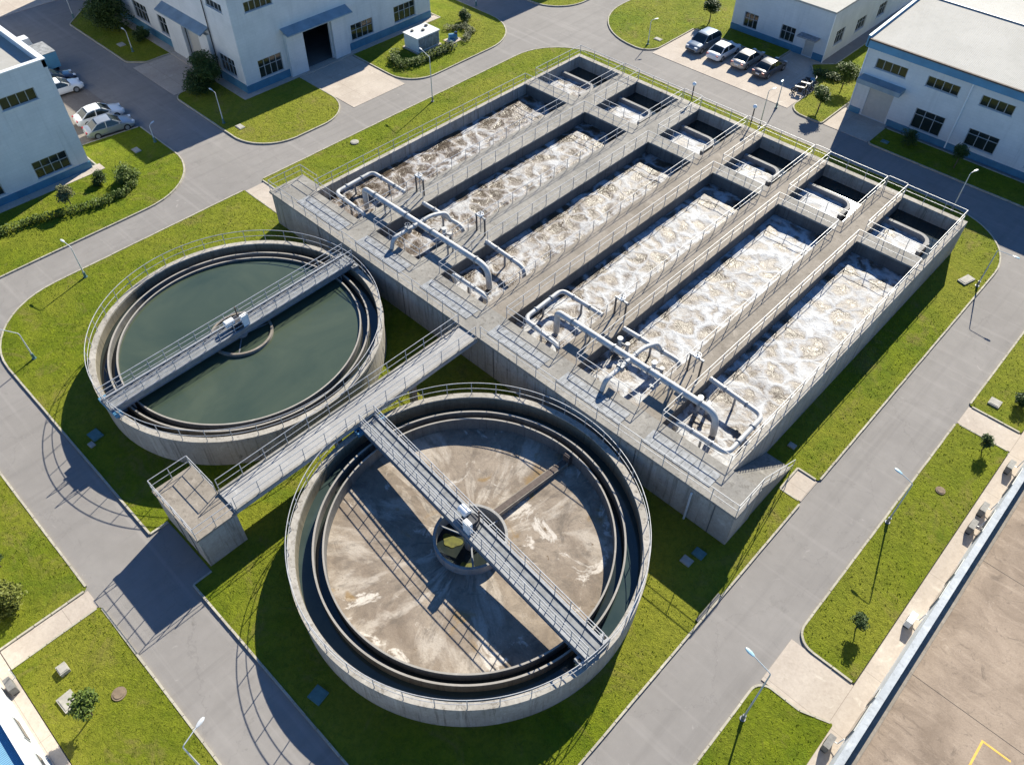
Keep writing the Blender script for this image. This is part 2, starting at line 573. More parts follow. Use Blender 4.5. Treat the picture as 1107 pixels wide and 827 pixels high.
def lawn(poly, kerb=True, z=.1, seg=12, bare=None):
    out = rounded(poly, seg)
    struct('lawn', MB().sheet(out, z), M['grass'])
    LAWNS.append(out)
    if not kerb:
        return
    # kerb stones follow the outline
    area = sum(out[i][0] * out[(i + 1) % len(out)][1] - out[(i + 1) % len(out)][0] * out[i][1] for i in range(len(out)))
    sgn = 1 if area > 0 else -1
    mb = MB()
    N = len(out)
    for i in range(N):
        a = Vector(out[i])
        b = Vector(out[(i + 1) % N])
        L = (b - a).length
        if L < .03:
            continue
        mid = (a + b) / 2
        if not (-75 < mid.x < 70 and -45 < mid.y < 90) and L < 4:
            continue
        d = (b - a) / L
        nrm = Vector((d.y, -d.x)) * sgn          # outward
        n = max(1, round(L / .95))
        for k in range(n):
            s0, s1 = L * k / n, L * (k + 1) / n
            c = a + d * ((s0 + s1) / 2) + nrm * (.0 + rng.uniform(-.006, .006))
            if not (-75 < c.x < 70 and -40 < c.y < 90) or (bare and bare(c.x, c.y)):
                continue
            h = .13 + rng.uniform(-.008, .008)
            mb.obox((c.x, c.y, h / 2), ((s1 - s0) - (.03 if L > .8 else -.02), .12, h), math.atan2(d.y, d.x) + rng.uniform(-.006, .006))
    struct('kerb', mb, M['kerb'])

LAWNS = []
lawn([(-8.9, -26.1, 6.5), (17.1, -26.1), (17.1, -24.9), (21.9, -24.9), (21.9, -26.1), (44.1, -26.1, 4), (44.1, 3.1, .2), (42.6, 3.1), (42.6, 5.3), (44.1, 5.3, .2), (44.1, 40.1, 6.5), (-9.2, 40.1, 6.5), (-9.2, -.1, .2), (-2.95, -.1), (-2.95, -2.1), (-8.9, -2.1, .2)], bare=lambda x, y: 17.2 < x < 21.8 and -26.3 < y < -24)
lawn([(-25.3, -3.2, .2), (-12.6, -3.2, 6.3), (-12.6, -60), (-22, -60), (-22, -9.4), (-26.2, -9.4)])
lawn([(-20, -30.4), (17.8, -30.4, .2), (17.8, -35.4), (-20, -35.4)], bare=lambda x, y: y < -35.2)
lawn([(19.3, -30.4, .2), (60, -30.4), (60, -35.4), (19.3, -35.4)], bare=lambda x, y: y < -35.2)
lawn([(48.4, -5.05, 1.1), (51.95, -5.05, .1), (51.95, 16.15, .1), (48.4, 16.15, .2)], bare=lambda x, y: x > 51.8)
lawn([(48.4, 18.3, .2), (51.95, 18.3, .1), (51.95, 60), (48.4, 60)], bare=lambda x, y: x > 51.8)
lawn([(48.2, -40), (52.2, -40), (52.2, -7.7, .1), (50.6, -8.3), (48.2, -8.35, .8)], bare=lambda x, y: x > 52.1)
lawn([(-9.2, 90), (-9.2, 44.6, 8.), (1., 44.6, 2.), (1., 53.3, .2), (12., 53.3, .2), (12., 57), (3, 60), (3, 90)])
lawn([(18.5, 44.6, 1.8), (22.4, 44.6, .3), (22.4, 90), (17.3, 90), (17.3, 57), (15.4, 55, .4), (18.5, 50.6, .5)])
lawn([(27.4, 44.5, .5), (90, 44.5), (90, 48.3), (27.4, 48.3, .2)])
lawn([(-51.6, 2.5, .6), (-38.4, 2.5, 1.), (-36.9, 4.0, .6), (-36.9, 7.2), (-56, 7.2)])
lawn([(-28.3, 2.2, 1.2), (-12.8, 2.2, 4.4), (-12.8, 13.7, 4.), (-22.3, 13.7), (-22.3, 7.1), (-28.3, 7.1)])
lawn([(-22.3, 20.9), (-12.5, 20.9, 3.4), (-12.5, 38.9, 6.), (-29, 38.9), (-29, 34.2), (-22.3, 34.2)])
lawn([(-60, 45.2), (-13., 45.2, 4.6), (-13., 90), (-60, 90)])

def inside(poly, x, y):
    c = False
    n = len(poly)
    j = n - 1
    for i in range(n):
        xi, yi = poly[i]
        xj, yj = poly[j]
        if (yi > y) != (yj > y) and x < (xj - xi) * (y - yi) / (yj - yi) + xi:
            c = not c
        j = i
    return c
def grass_tufts():
    rr = random.Random(5)
    mb = MB()
    for poly in LAWNS:
        x0, x1 = max(-50, min(p[0] for p in poly)), min(52, max(p[0] for p in poly))
        y0, y1 = max(-36, min(p[1] for p in poly)), min(60, max(p[1] for p in poly))
        if x1 <= x0 or y1 <= y0:
            continue
        for _ in range(int((x1 - x0) * (y1 - y0) * 18)):
            x, y = rr.uniform(x0, x1), rr.uniform(y0, y1)
            if -2.9 < x < 42.5 and -3 < y < 34 or 16.8 < x < 21.8 and -25 < y < -22 or math.hypot(x - 8.6, y + 13.45) < 10.1 or math.hypot(x - 31.7, y + 13.5) < 10.3 or y > 7.8 and x < -22.4 or y > 48 and x > 23:
                continue
            if noise.noise(Vector((x * .8, y * .8, 0))) + .6 * noise.noise(Vector((x * 2.3, y * 2.3, 5))) < rr.uniform(-.8, .6) or not inside(poly, x, y):
                continue
            h = rr.uniform(.025, .065) * (1 + .6 * max(0, noise.noise(Vector((x * .3, y * .3, 9)))))
            for k in range(3):
                a = rr.uniform(0, 6.28)
                dx, dy = math.cos(a), math.sin(a)
                w = rr.uniform(.02, .045)
                l = h * rr.uniform(.4, .9)
                mb.add([(x - dy * w, y + dx * w, .09), (x + dy * w, y - dx * w, .09), (x + dx * l, y + dy * l, .1 + h)], [(0, 1, 2)])
    t = NT('grass_blade')
    p = t.pos()
    c = t.mix(t.rng(t.noise(p, 1.1, 4, .7), .35, .65), (.11, .165, .008), (.22, .26, .015))
    c = t.mix(t.rng(t.noise(p, .3, 4, .7, 1.), .52, .68, 0, .8), c, (.27, .225, .06))
    c = t.mix(t.rng(t.noise(p, 9, 2, .7), .5, .7, 0, .5), c, (.085, .125, .008))
    tag(mb.build('grass', t.done(c, .8, 0, .2)), 'tufts of longer grass scattered over the lawns', 'grass', None, 'stuff')
grass_tufts()

def pad(name, x0, x1, y0, y1, z=.03, mat='conc_pad'):
    return struct(name, MB().box(x0, x1, y0, y1, -.02, z), M[mat])
pad('path', -8.75, -2.95, -2.02, -.18, .05)
pad('path', 42.6, 44.05, 3.18, 5.22, .05)
pad('path', 17.88, 19.22, -35.4, -30.45, .05)
pad('path', 48.45, 52, 16.25, 18.2, .05)
pad('path', 48.3, 52.2, -8.25, -5.15, .05)
pad('forecourt', -23., -13.3, 13.85, 20.75, .03)
pad('forecourt', -36.8, -28.45, 2.4, 7.9, .03)
pad('car_park', -58, -25.45, -9.8, -3.3, .03, 'conc_park')
pad('car_park', 1.12, 18.35, 44.9, 53.2, .034)
pad('forecourt', 12.1, 17.2, 53.2, 56.3, .03)
pad('forecourt', 22.55, 27.3, 44.7, 49.2, .04)
pad('yard', -110, -59.2, -12, 12, .03)
pad('drain_strip', 52.0, 53.0, -40, 60, .08)
pad('drain_strip', -20, 60, -36.2, -35.45, .08)
pad('wall_apron', -22, -20.9, -40, -9.1, .13)
pad('wall_apron', -23.2, -22.25, 6.9, 34, .13)
pad('wall_apron', -60, -23.2, 6.9, 7.9, .125)

# ------------------------------------------------------------------ railings
post_mesh = None
def post_obj(parent, p, h=1.05):
    global post_mesh
    if post_mesh is None:
        o = MB().tube([(0, 0, 0), (0, 0, 1.05)], .026, 6).build('post', M['rail'], parent)
        post_mesh = o.data
    else:
        o = bpy.data.objects.new('post', post_mesh)
        COL.objects.link(o)
        o.parent = parent
    o.location = p
    o.scale = (1, 1, h / 1.05)
    return o

def rail_parts(root, pts, closed=False, spacing=1.65, h=1.05, r=.026, n_rails=2, post_name='post'):
    """top and middle rails as meshes of their own, one post mesh per post"""
    pts = [Vector(p) for p in pts]
    for k in range(n_rails):
        z = h * (1 - k / n_rails) - (0 if k else .0)
        mb = MB()
        seg = pts + ([pts[0]] if closed else [])
        if len(pts) > 20 and closed:
            mb.tube([p + Vector((0, 0, z)) for p in pts], r if k == 0 else r * .8, 6, True)
        else:
            for a, b in zip(seg, seg[1:]):
                mb.tube([a + Vector((0, 0, z)), b + Vector((0, 0, z))], r if k == 0 else r * .8, 6)
        mb.build('top_rail' if k == 0 else 'middle_rail', M['rail'], root, True)
    if len(pts) > 20 and closed:
        step = max(1, round(len(pts) / 40))
        for p in pts[::step]:
            post_obj(root, p, h)
        return
    seg = pts + ([pts[0]] if closed else [])
    if not closed:
        post_obj(root, pts[-1], h)
    for a, b in zip(seg, seg[1:]):
        n = max(1, round((b - a).length / spacing))
        for k in range(n):
            post_obj(root, a.lerp(b, k / n), h)

def railing(label, pts, closed=False, group=None, **kw):
    p0 = Vector(pts[0])
    root = thing('railing', label, 'railing', p0, 0, group)
    rail_parts(root, [Vector(p) - p0 for p in pts], closed, **kw)
    return root

# ------------------------------------------------------------------ aeration basins
ZD = 3.27
BX = [(0, 5.4), (7.5, 12.6), (14.9, 19.7), (21.8, 26.5), (28.2, 33.3), (35.2, 40.05)]
Y0, Y1, Y2, Y3 = -.2, 25.2, 26.6, 33.2
ordn = ['first', 'second', 'third', 'fourth', 'fifth', 'sixth']
block = thing('aeration_tank', 'big raised concrete aeration tank with six long foaming basins in a row', 'treatment tank', (20, 15, 0))
def P(mb, name, mat, parent=block, smooth=False):
    """part given in world coordinates, stored relative to its thing"""
    lx, ly, lz = parent.location
    if parent.parent is not None:
        q = parent.parent.location
        lx, ly, lz = lx + q[0], ly + q[1], lz + q[2]
    mb.v = [(x - lx, y - ly, z - lz) for x, y, z in mb.v]
    return mb.build(name, mat, parent, smooth)
P(MB().box(-.38, 0, Y0, Y3 + .5, 0, ZD), 'outer_wall', M['conc_wall'])
P(MB().box(40.05, 40.47, Y0, Y3 + .5, 0, ZD), 'outer_wall', M['conc_wall'])
P(MB().box(0, 40.05, Y3, Y3 + .5, 0, ZD), 'outer_wall', M['conc_wall'])
for i in range(5):
    a, b = BX[i][1], BX[i + 1][0]
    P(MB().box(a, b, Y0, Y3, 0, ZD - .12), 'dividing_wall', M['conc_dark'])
    P(MB().box(a - .06, b + .06, Y0 + .0, Y3 + .0, ZD - .12, ZD), 'walkway', M['conc_warm'] if i in (2, 3, 4) else M['conc'])
for a, b in BX:
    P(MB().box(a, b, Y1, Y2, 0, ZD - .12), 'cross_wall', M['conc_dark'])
    P(MB().box(a + .06, b - .06, Y1 - .05, Y2 + .05, ZD - .12, ZD - .003), 'cross_walkway', M['conc'])
# front gallery: wall and the deck slab that oversails it
P(MB().box(-2.72, 42.35, -2.78, Y0, 0, ZD - .2).box(-2.72, -.38, Y0, .45, 0, ZD - .2), 'gallery_wall', M['conc_wall'])
P(MB().prism([(-2.85, -2.9), (42.45, -2.9), (42.45, Y0), (-.38, Y0), (-.38, .5), (-2.85, .5)], ZD - .2, ZD + .004), 'gallery_deck', M['conc'])
for a, b in BX:
    mb = MB()
    n = 9
    w = (b - a + .1) / n
    for k in range(n):
        mb.box(a + k * w + .012, a + (k + 1) * w - .012, -2.2, -1.0, ZD + .008, ZD + .035 + rng.uniform(0, .008))
    P(mb, 'channel_cover', M['cover'])
# stairs down to the path on the right
mb = MB()
ns = 19
for k in range(ns):
    mb.box(40.5, 42.3, Y0 + k * .265, Y0 + (k + 1) * .265, 0, ZD - .2 - (k + 1) * (ZD - .2) / (ns + 1) + .1)
P(mb, 'stair', M['conc'])
P(MB().tube([(39.5, -2.86, 2.75), (39.5, -2.95, 2.72), (39.5, -2.95, .1)], .07, 8), 'drain_pipe', M['lampgrey'], smooth=True)
for x in (3.5, 13.6, 18.3, 23.0, 29.5, 35.2, 41.0):
    P(MB().box(x, x + .07, -2.80, -2.77, .12, ZD - .21), 'wall_joint', M['conc_dark'])
# baffle walls of the small basins
for a, b in BX:
    out = [(a, 30.75), (b - 1.9, 30.75)]
    for k in range(9):
        t = PI / 2 - k * PI / 2 / 8
        out.append((b - 1.9 + 1.1 * math.cos(t), 29.65 + 1.1 * math.sin(t)))
    out.append((b - .8, 28.2))
    inn = [(x, y) for x, y in [(b - 1.1, 28.2)]]
    for k in range(9):
        t = k * PI / 2 / 8
        inn.append((b - 1.9 + .8 * math.cos(t), 29.65 + .8 * math.sin(t)))
    inn.append((a, 30.45))
    P(MB().prism(out + inn, 1.2, 2.62), 'baffle_wall', M['conc_grey'])
    # weir trough along the cross wall
    P(MB().box(a + .0, b - .0, 27.25, 27.33, 1.5, 2.7).box(a, b, 26.72, 26.78, 1.5, 2.7).box(a, b, 26.78, 27.25, 2.2, 2.26), 'weir_trough', M['darksteel'])

# foaming water, one sheet with real swells per basin
covers = [-.03, .01, .06, .13, .19, .16]
def foam_sheet(x0, x1, y0, y1, z, mat, step=.16, amp=.045, name='basin_water'):
    nx, ny = int((x1 - x0) / step), int((y1 - y0) / step)
    vs = []
    for j in range(ny + 1):
        for i in range(nx + 1):
            x = x0 + (x1 - x0) * i / nx
            y = y0 + (y1 - y0) * j / ny
            h = noise.turbulence(Vector((x * .55, y * .55, x0)), 4, False) * amp * 1.6 + noise.noise(Vector((x * 1.9, y * 1.9, 3.1))) * amp * .6
            vs.append((x, y, z + h - amp))
    fs = [(j * (nx + 1) + i, j * (nx + 1) + i + 1, (j + 1) * (nx + 1) + i + 1, (j + 1) * (nx + 1) + i) for j in range(ny) for i in range(nx)]
    return struct(name, MB().add(vs, fs), mat, True)
for i, (a, b) in enumerate(BX):
    fm = mat_foam('foam_%s' % ordn[i], covers[i], i + 1)
    foam_sheet(a, b, Y0, Y1, 2.2, fm)
    fm2 = mat_foam('small_foam_%s' % ordn[i], (.26 + covers[i] * .4), i + 11)
    foam_sheet(a, b - .85, 28.05, 30.44, 2.27, fm2, .2, .05)
    struct('basin_water', MB().box(a, b, Y2, Y3, 1.9, 2.12), M['water_dark'])
# railings of the basins
ZR = ZD
for i, (a, b) in enumerate(BX):
    railing('railing round the %s long foaming basin counted from the left' % ordn[i], [(a - .08, Y0 + .08, ZR), (b + .08, Y0 + .08, ZR), (b + .08, Y1 - .08, ZR), (a - .08, Y1 - .08, ZR)], True, 'railings round the long basins')
    railing('railing round the %s small far basin counted from the left' % ordn[i], [(a - .08, Y2 + .06, ZR), (b + .08, Y2 + .06, ZR), (b + .08, Y3 + .25, ZR), (a - .08, Y3 + .25, ZR)], True, 'railings round the small basins')
railing('long railing along the front gallery behind the water filled round tank', [(19.65, -2.8, ZR), (-2.75, -2.8, ZR), (-2.75, .4, ZR), (-.45, .4, ZR)], False, 'gallery railings')
railing('railing along the front gallery behind the drained round tank, running down the stairs', [(21.8, -2.8, ZR), (42.35, -2.8, ZR), (42.35, Y0, ZR), (42.35, 4.85, .15)], False, 'gallery railings')
for i in range(5):
    a, b = BX[i][1], BX[i + 1][0]
    railing('short end railing closing the far end of the %s walkway from the left' % ordn[i], [(a + .15, Y3 + .4, ZR), (b - .15, Y3 + .4, ZR)], False, 'railings closing the walkway ends')

# ------------------------------------------------------------------ air pipes over the basins
def bend(pts, r=.55, n=6):
    """polyline with its corners turned into pipe bends"""
    out = [Vector(pts[0])]
    for a, p, b in zip(pts, pts[1:], pts[2:]):
        a, p, b = Vector(a), Vector(p), Vector(b)
        u, w = (a - p), (b - p)
        rr = min(r, u.length * .49, w.length * .49)
        u.normalize()
        w.normalize()
        s, e = p + u * rr, p + w * rr
        for k in range(n + 1):
            t = k / n
            out.append((s * (1 - t) ** 2) + p * (2 * t * (1 - t)) + e * t ** 2)
    out.append(Vector(pts[-1]))
    return out

def flange(mb, c, axis, r):
    c = Vector(c)
    d = Vector(axis).normalized() * .05
    return mb.tube([c - d, c + d], r * 1.35, 12)
def header(label, xa, xb, xt, drop_at_end=True):
    root = thing('header_pipe', label, 'pipe', (xt, 2.05, ZD), 0, 'overhead header pipes')
    z, y = 4.2, 2.05
    P(MB().tube(bend([(xa, y, 2.3), (xa, y, 3.35), (xa, y, z), (xb, y, z), (xb + .15, y, 2.3)], 1.1, 9), .225, 16), 'main_pipe', M['pipe'], root, True)
    P(MB().tube(bend([(xt, y, z), (xt, -.55, z), (xt - .05, -.75, ZD + .05)], .5), .165, 12), 'branch_pipe', M['pipe'], root, True)
    P(MB().tube(bend([(xt, y, z), (xt, y + 1.2, z + .1), (xt + .3, y + 2.5, z - .15), (xt + .5, y + 2.75, 3.4)], .7), .16, 12), 'branch_pipe', M['pipe'], root, True)
    for x in (xa + 1.4, xt - 1.4, xt + 1.5, xb - 1.2):
        P(flange(MB(), (x, y, z), (1, 0, 0), .225), 'flange', M['steel'], root, True)
    P(flange(MB(), (xt, y - .5, z), (0, 1, 0), .165), 'flange', M['steel'], root, True)
    P(flange(MB(), (xt, y + .5, z), (0, 1, 0), .165), 'flange', M['steel'], root, True)
    for x in (BX[0][1] + 1, BX[1][1] + 1.1) if xa < 15 else (BX[3][1] + .8, BX[4][1] + .9):
        P(MB().box(x - .05, x + .05, y - .3, y - .2, ZD, z + .05).box(x - .05, x + .05, y + .2, y + .3, ZD, z + .05).box(x - .06, x + .06, y - .32, y + .32, z - .37, z - .28), 'support_frame', M['steel'], root)
    mb = MB().tube([(xt, y - 1.1, z), (xt, y - 1.1, z + .5)], .04, 6)
    wheel = [(xt + .2 * math.cos(t * PI / 8), y - 1.1 + .2 * math.sin(t * PI / 8), z + .5) for t in range(16)]
    mb.tube(wheel, .025, 6, True)
    mb.obox((xt, y - 1.1, z), (.46, .3, .46))
    P(mb, 'valve', M['steel'], root, True)
    return root
header('thick grey overhead pipe crossing the three left basins, with a side branch', 3.6, 17.7, 10.2)
header('thick grey overhead pipe crossing the three right basins, with a side branch', 24.5, 37.6, 30.9)
ZP = 3.32
def ubend(label, pts, r=.17, feet=None):
    root = thing('loop_pipe', label, 'pipe', (pts[0][0], pts[0][1], 2.2), 0, 'pipes laid just above the basin water')
    P(MB().tube(bend(pts, .55), r, 12), 'pipe_run', M['pipe'], root, True)
    for p, q in zip(pts, pts[1:]):
        if abs(p[2] - q[2]) > .2 or (Vector(p) - Vector(q)).length < 2:
            continue
        for t in (.3, .7):
            c = Vector(p).lerp(Vector(q), t)
            P(flange(MB(), c, Vector(q) - Vector(p), r), 'flange', M['steel'], root, True)
    for p, q in zip(pts, pts[1:]):
        c = Vector(p).lerp(Vector(q), .5)
        if c.z > 3 and (Vector(p) - Vector(q)).length > 1:
            P(MB().box(c.x - .06, c.x + .06, c.y - .06, c.y + .06, 1.5, c.z - r * .8), 'stay', M['steel'], root)
    return root
ubend('grey pipe bent into a square loop inside the leftmost basin', [(5.35, 4.8, ZP), (1.15, 4.8, ZP), (1.3, .75, ZP), (5.4, .55, ZP), (5.5, .55, 2.2)])
ubend('straight grey pipe across the second basin, meeting the arched branch', [(7.5, 4.85, ZP), (12.1, 4.9, ZP), (12.2, 4.9, 2.2)])
ubend('straight grey pipe with turned down end across the far part of the third basin', [(14.7, 4.9, ZP), (18.9, 4.65, ZP), (19.05, 4.6, 2.2)])
ubend('short grey pipe along the front rail of the third basin', [(15.5, .75, 2.3), (15.55, .45, ZP), (19.0, .45, ZP), (19.1, .5, 2.3)])
ubend('grey pipe bent into a square loop inside the fourth basin', [(26.4, 4.75, ZP), (22.6, 4.75, ZP), (22.7, .65, ZP), (26.2, .3, ZP), (26.3, .3, 2.2)])
ubend('straight grey pipe across the fifth basin, ending at the gate frame', [(28.3, 4.75, ZP), (33.0, 4.85, ZP), (33.1, 4.85, 2.2)])
ubend('grey pipe bent into a square loop inside the rightmost basin', [(35.3, 5.0, ZP), (39.5, 4.65, ZP), (39.55, .55, ZP), (35.9, .5, ZP), (35.8, .5, 2.2)])

def gate(label, x, y):
    root = thing('sluice_gate', label, 'gate', (x, y, ZD), 0, 'sluice gate frames on the walkways')
    for s in (-.45, .45):
        P(MB().box(x + s - .05, x + s + .05, y - .05, y + .05, ZD, ZD + 1.5), 'frame_post', M['darksteel'], root)
    P(MB().box(x - .55, x + .55, y - .07, y + .07, ZD + 1.5, ZD + 1.62), 'cross_beam', M['steel'], root)
    P(MB().tube([(x, y, ZD + .1), (x, y, ZD + 2.1)], .035, 6), 'lifting_screw', M['steel'], root, True)
    P(MB().tube([(x + .25 * math.cos(t * PI / 8), y + .25 * math.sin(t * PI / 8), ZD + 1.8) for t in range(16)], .03, 6, True).obox((x, y, ZD + 1.8), (.5, .04, .03)).obox((x, y, ZD + 1.8), (.04, .5, .03)), 'hand_wheel', M['whitemetal'], root, True)
    P(MB().obox((x, y, ZD + 1.68), (.24, .24, .16)), 'gear_housing', M['whitemetal'], root)
    return root
gate('dark sluice gate frame on the walkway between the first and second basins', 6.35, 5.6)
gate('dark sluice gate frame on the walkway between the second and third basins', 13.6, 5.4)
gate('dark sluice gate frame on the walkway between the fourth and fifth basins', 27.3, 5.5)
gate('dark sluice gate frame on the walkway between the fifth and sixth basins', 34.2, 4.6)

def pump_set(label, x, y):
    root = thing('valve_set', label, 'valve', (x, y, 2.2), 0, 'valve sets in the basins')
    P(MB().cyl((x, y), .15, 2.0, 3.3, 12).cyl((x, y), .2, 3.3, 3.37, 12), 'body', M['lampgrey'], root, True)
    P(MB().cyl((x + .6, y + .1), .12, 2.0, 3.1, 12).cyl((x + .6, y + .1), .17, 3.1, 3.16, 12), 'riser', M['pipe'], root, True)
    P(MB().tube([(x, y, 2.9), (x + .6, y + .1, 2.9)], .08, 8), 'link_pipe', M['steel'], root, True)
    return root
pump_set('white upright valve set under the arched branch in the second basin', 11.2, 3.7)
pump_set('white upright valve set beside the branch in the fifth basin', 31.8, 3.6)
pump_set('white upright valve set at the near left corner of the fifth basin', 28.75, 3.8)
pump_set('white upright valve set beside the square loop in the rightmost basin', 35.8, 3.2)

for nm, x, y, h in (('second', 13.5, 33.9, 1.5), ('third', 20.0, 34.0, 1.7)):
    root = thing('globe_lamp', 'slim dark post with white globe at far end of the %s walkway' % nm, 'lamp', (x, y, ZD), 0, 'globe lamps on the walkway ends')
    P(MB().cyl((x, y), .06, ZD, ZD + h, 8), 'post', M['darksteel'], root, True)
    mb = MB().lathe([(.001, ZD + h - .02)] + [(.19 * math.sin(t * PI / 8), ZD + h + .18 - .19 * math.cos(t * PI / 8)) for t in range(1, 8)] + [(.001, ZD + h + .38)], 14, (x, y))
    P(mb, 'globe', M['whitemetal'], root, True)

# ------------------------------------------------------------------ round tanks (clarifiers)
def circle(c, r, z, n):
    return [(c[0] + r * math.cos(2 * PI * k / n), c[1] + r * math.sin(2 * PI * k / n), z) for k in range(n)]

HT = 2.55
def clarifier(label, c, full, RO=10.0):
    root = thing('round_tank', label, 'tank', (c[0], c[1], 0), 0, 'round settling tanks')
    q = (0, 0)
    ZL = 2.22
    MB().lathe([(RO - .06, 0), (RO - .06, HT - .2), (RO, HT - .2), (RO, HT), (RO - .4, HT), (RO - .4, HT - .1)], 160).build('tank_wall', M['conc_wall'], root, True, 30)
    MB().ring(8.83, 8.92, .3, ZL, 160).build('weir_wall', M['conc_dark'], root, True, 30)
    MB().ring(8.26, 8.36, .2, ZL - .03, 160).build('weir_wall', M['conc_dark'], root, True, 30)
    MB().ring(8.82, 8.93, ZL, ZL + .035, 160).build('weir_lip', M['conc_lip'], root, True, 30)
    MB().ring(8.26, 8.36, ZL - .03, ZL + .005, 160).build('weir_lip', M['conc_lip'], root, True, 30)
    MB().ring(8.36, 8.83, 1.3, 1.36, 160).build('weir_trough', M['conc_dark'], root, True, 30)
    MB().lathe([(RO - .4, HT - .1), (RO - .42, HT - .12), (RO - .42, .2)], 160).build('inner_lining', M['conc_algae'], root, True, 30)
    mb = MB().ring(8.92, RO - .4, .1, .3, 128)
    mb.build('channel_bed', M['conc_dark'], root)
    if not full:
        MB().lathe([(8.3, 1.25), (6.5, 1.2), (4.2, 1.12), (2.05, 1.02)], 128).build('tank_floor', M['sediment'], root, True)
        zt, zb = 1.7, .1
    else:
        zt, zb = 2.25, .4
    MB().ring(2.02, 2.18, zb, zt, 64).build('centre_well', M['conc_warm'] if full else M['conc_grey'], root, True, 30)
    MB().cyl(q, .38, .1, 2.3, 20).build('centre_column', M['conc_grey'], root, True)
    mb = MB()
    for a in (200, 320, 80):
        t = R(a)
        mb.tube([(.3 * math.cos(t), .3 * math.sin(t), zt - .25), (2.05 * math.cos(t), 2.05 * math.sin(t), zt - .25)], .06, 6)
    mb.build('spoke', M['steel'], root)
    rl = thing('railing', ('railing round the rim of the water filled round tank' if full else 'railing round the rim of the drained round tank'), 'railing', (c[0], c[1], HT), 0, 'railings round the tank rims')
    rail_parts(rl, circle(q, RO - .1, 0, 160), True)
    return root
C1, C2 = (8.6, -13.45), (31.7, -13.5)
t1 = clarifier('round concrete settling tank full of dark green water', C1, True, 10.0)
t2 = clarifier('round concrete settling tank, drained, with crusted brown floor', C2, False, 10.22)
def disc(name, c, r0, r1, z, mat):
    return struct(name, MB().lathe([(max(r0, .01), z), (r1, z)], 128, c), mat)
disc('tank_water', C1, .0, 8.27, 2.03, M['water_green'])
disc('channel_water', C1, 8.9, 9.62, 1.75, M['water_dark'])
disc('channel_water', C2, 8.9, 9.84, 1.5, M['water_channel'])
disc('trough_water', C1, 8.35, 8.84, 1.7, M['water_dark'])
disc('trough_water', C2, 8.35, 8.84, 1.5, M['water_dark'])
disc('well_water', C2, 0, 2.02, .62, M['water_dark'])
# algae mats in the drained well
def blob(c, r, z0, z1, n, seed):
    rr = random.Random(seed)
    poly = []
    ph = [rr.uniform(0, 6.28) for _ in range(4)]
    for k in range(n):
        t = 2 * PI * k / n
        s = r * (1 + .25 * math.sin(2 * t + ph[0]) + .15 * math.sin(3 * t + ph[1]) + .1 * math.sin(5 * t + ph[2]))
        poly.append((c[0] + s * math.cos(t), c[1] + s * math.sin(t)))
    return MB().prism(poly, z0, z1)
tag(blob((30.7, -14.1), .48, .60, .65, 30, 1).build('algae_mat', M['algae']), 'yellow green algae mat floating left in the drained tank centre well', 'algae', 'algae mats in the centre well')
tag(blob((32.55, -14.75), .42, .60, .65, 30, 2).build('algae_mat', M['algae']), 'yellow green algae mat floating near the bridge edge of the centre well', 'algae', 'algae mats in the centre well')
# fixed arm on the drained floor
arm = thing('sludge_pipe', 'rusty radial sludge channel lying on the drained tank floor', 'pipe', (31.9, -8., 1.1))
P(MB().obox((31.82, -8.35, 1.35), (5.9, .5, .36), math.atan2(6.1, .55)), 'channel_body', M['conc_warm'], arm)
P(MB().obox((31.82, -8.35, 1.543), (5.9, .36, .02), math.atan2(6.1, .55)), 'channel_top', M['rust'], arm)
P(MB().box(31.9, 32.35, -5.6, -5.15, 1.0, 2.1), 'end_post', M['rust'], arm)

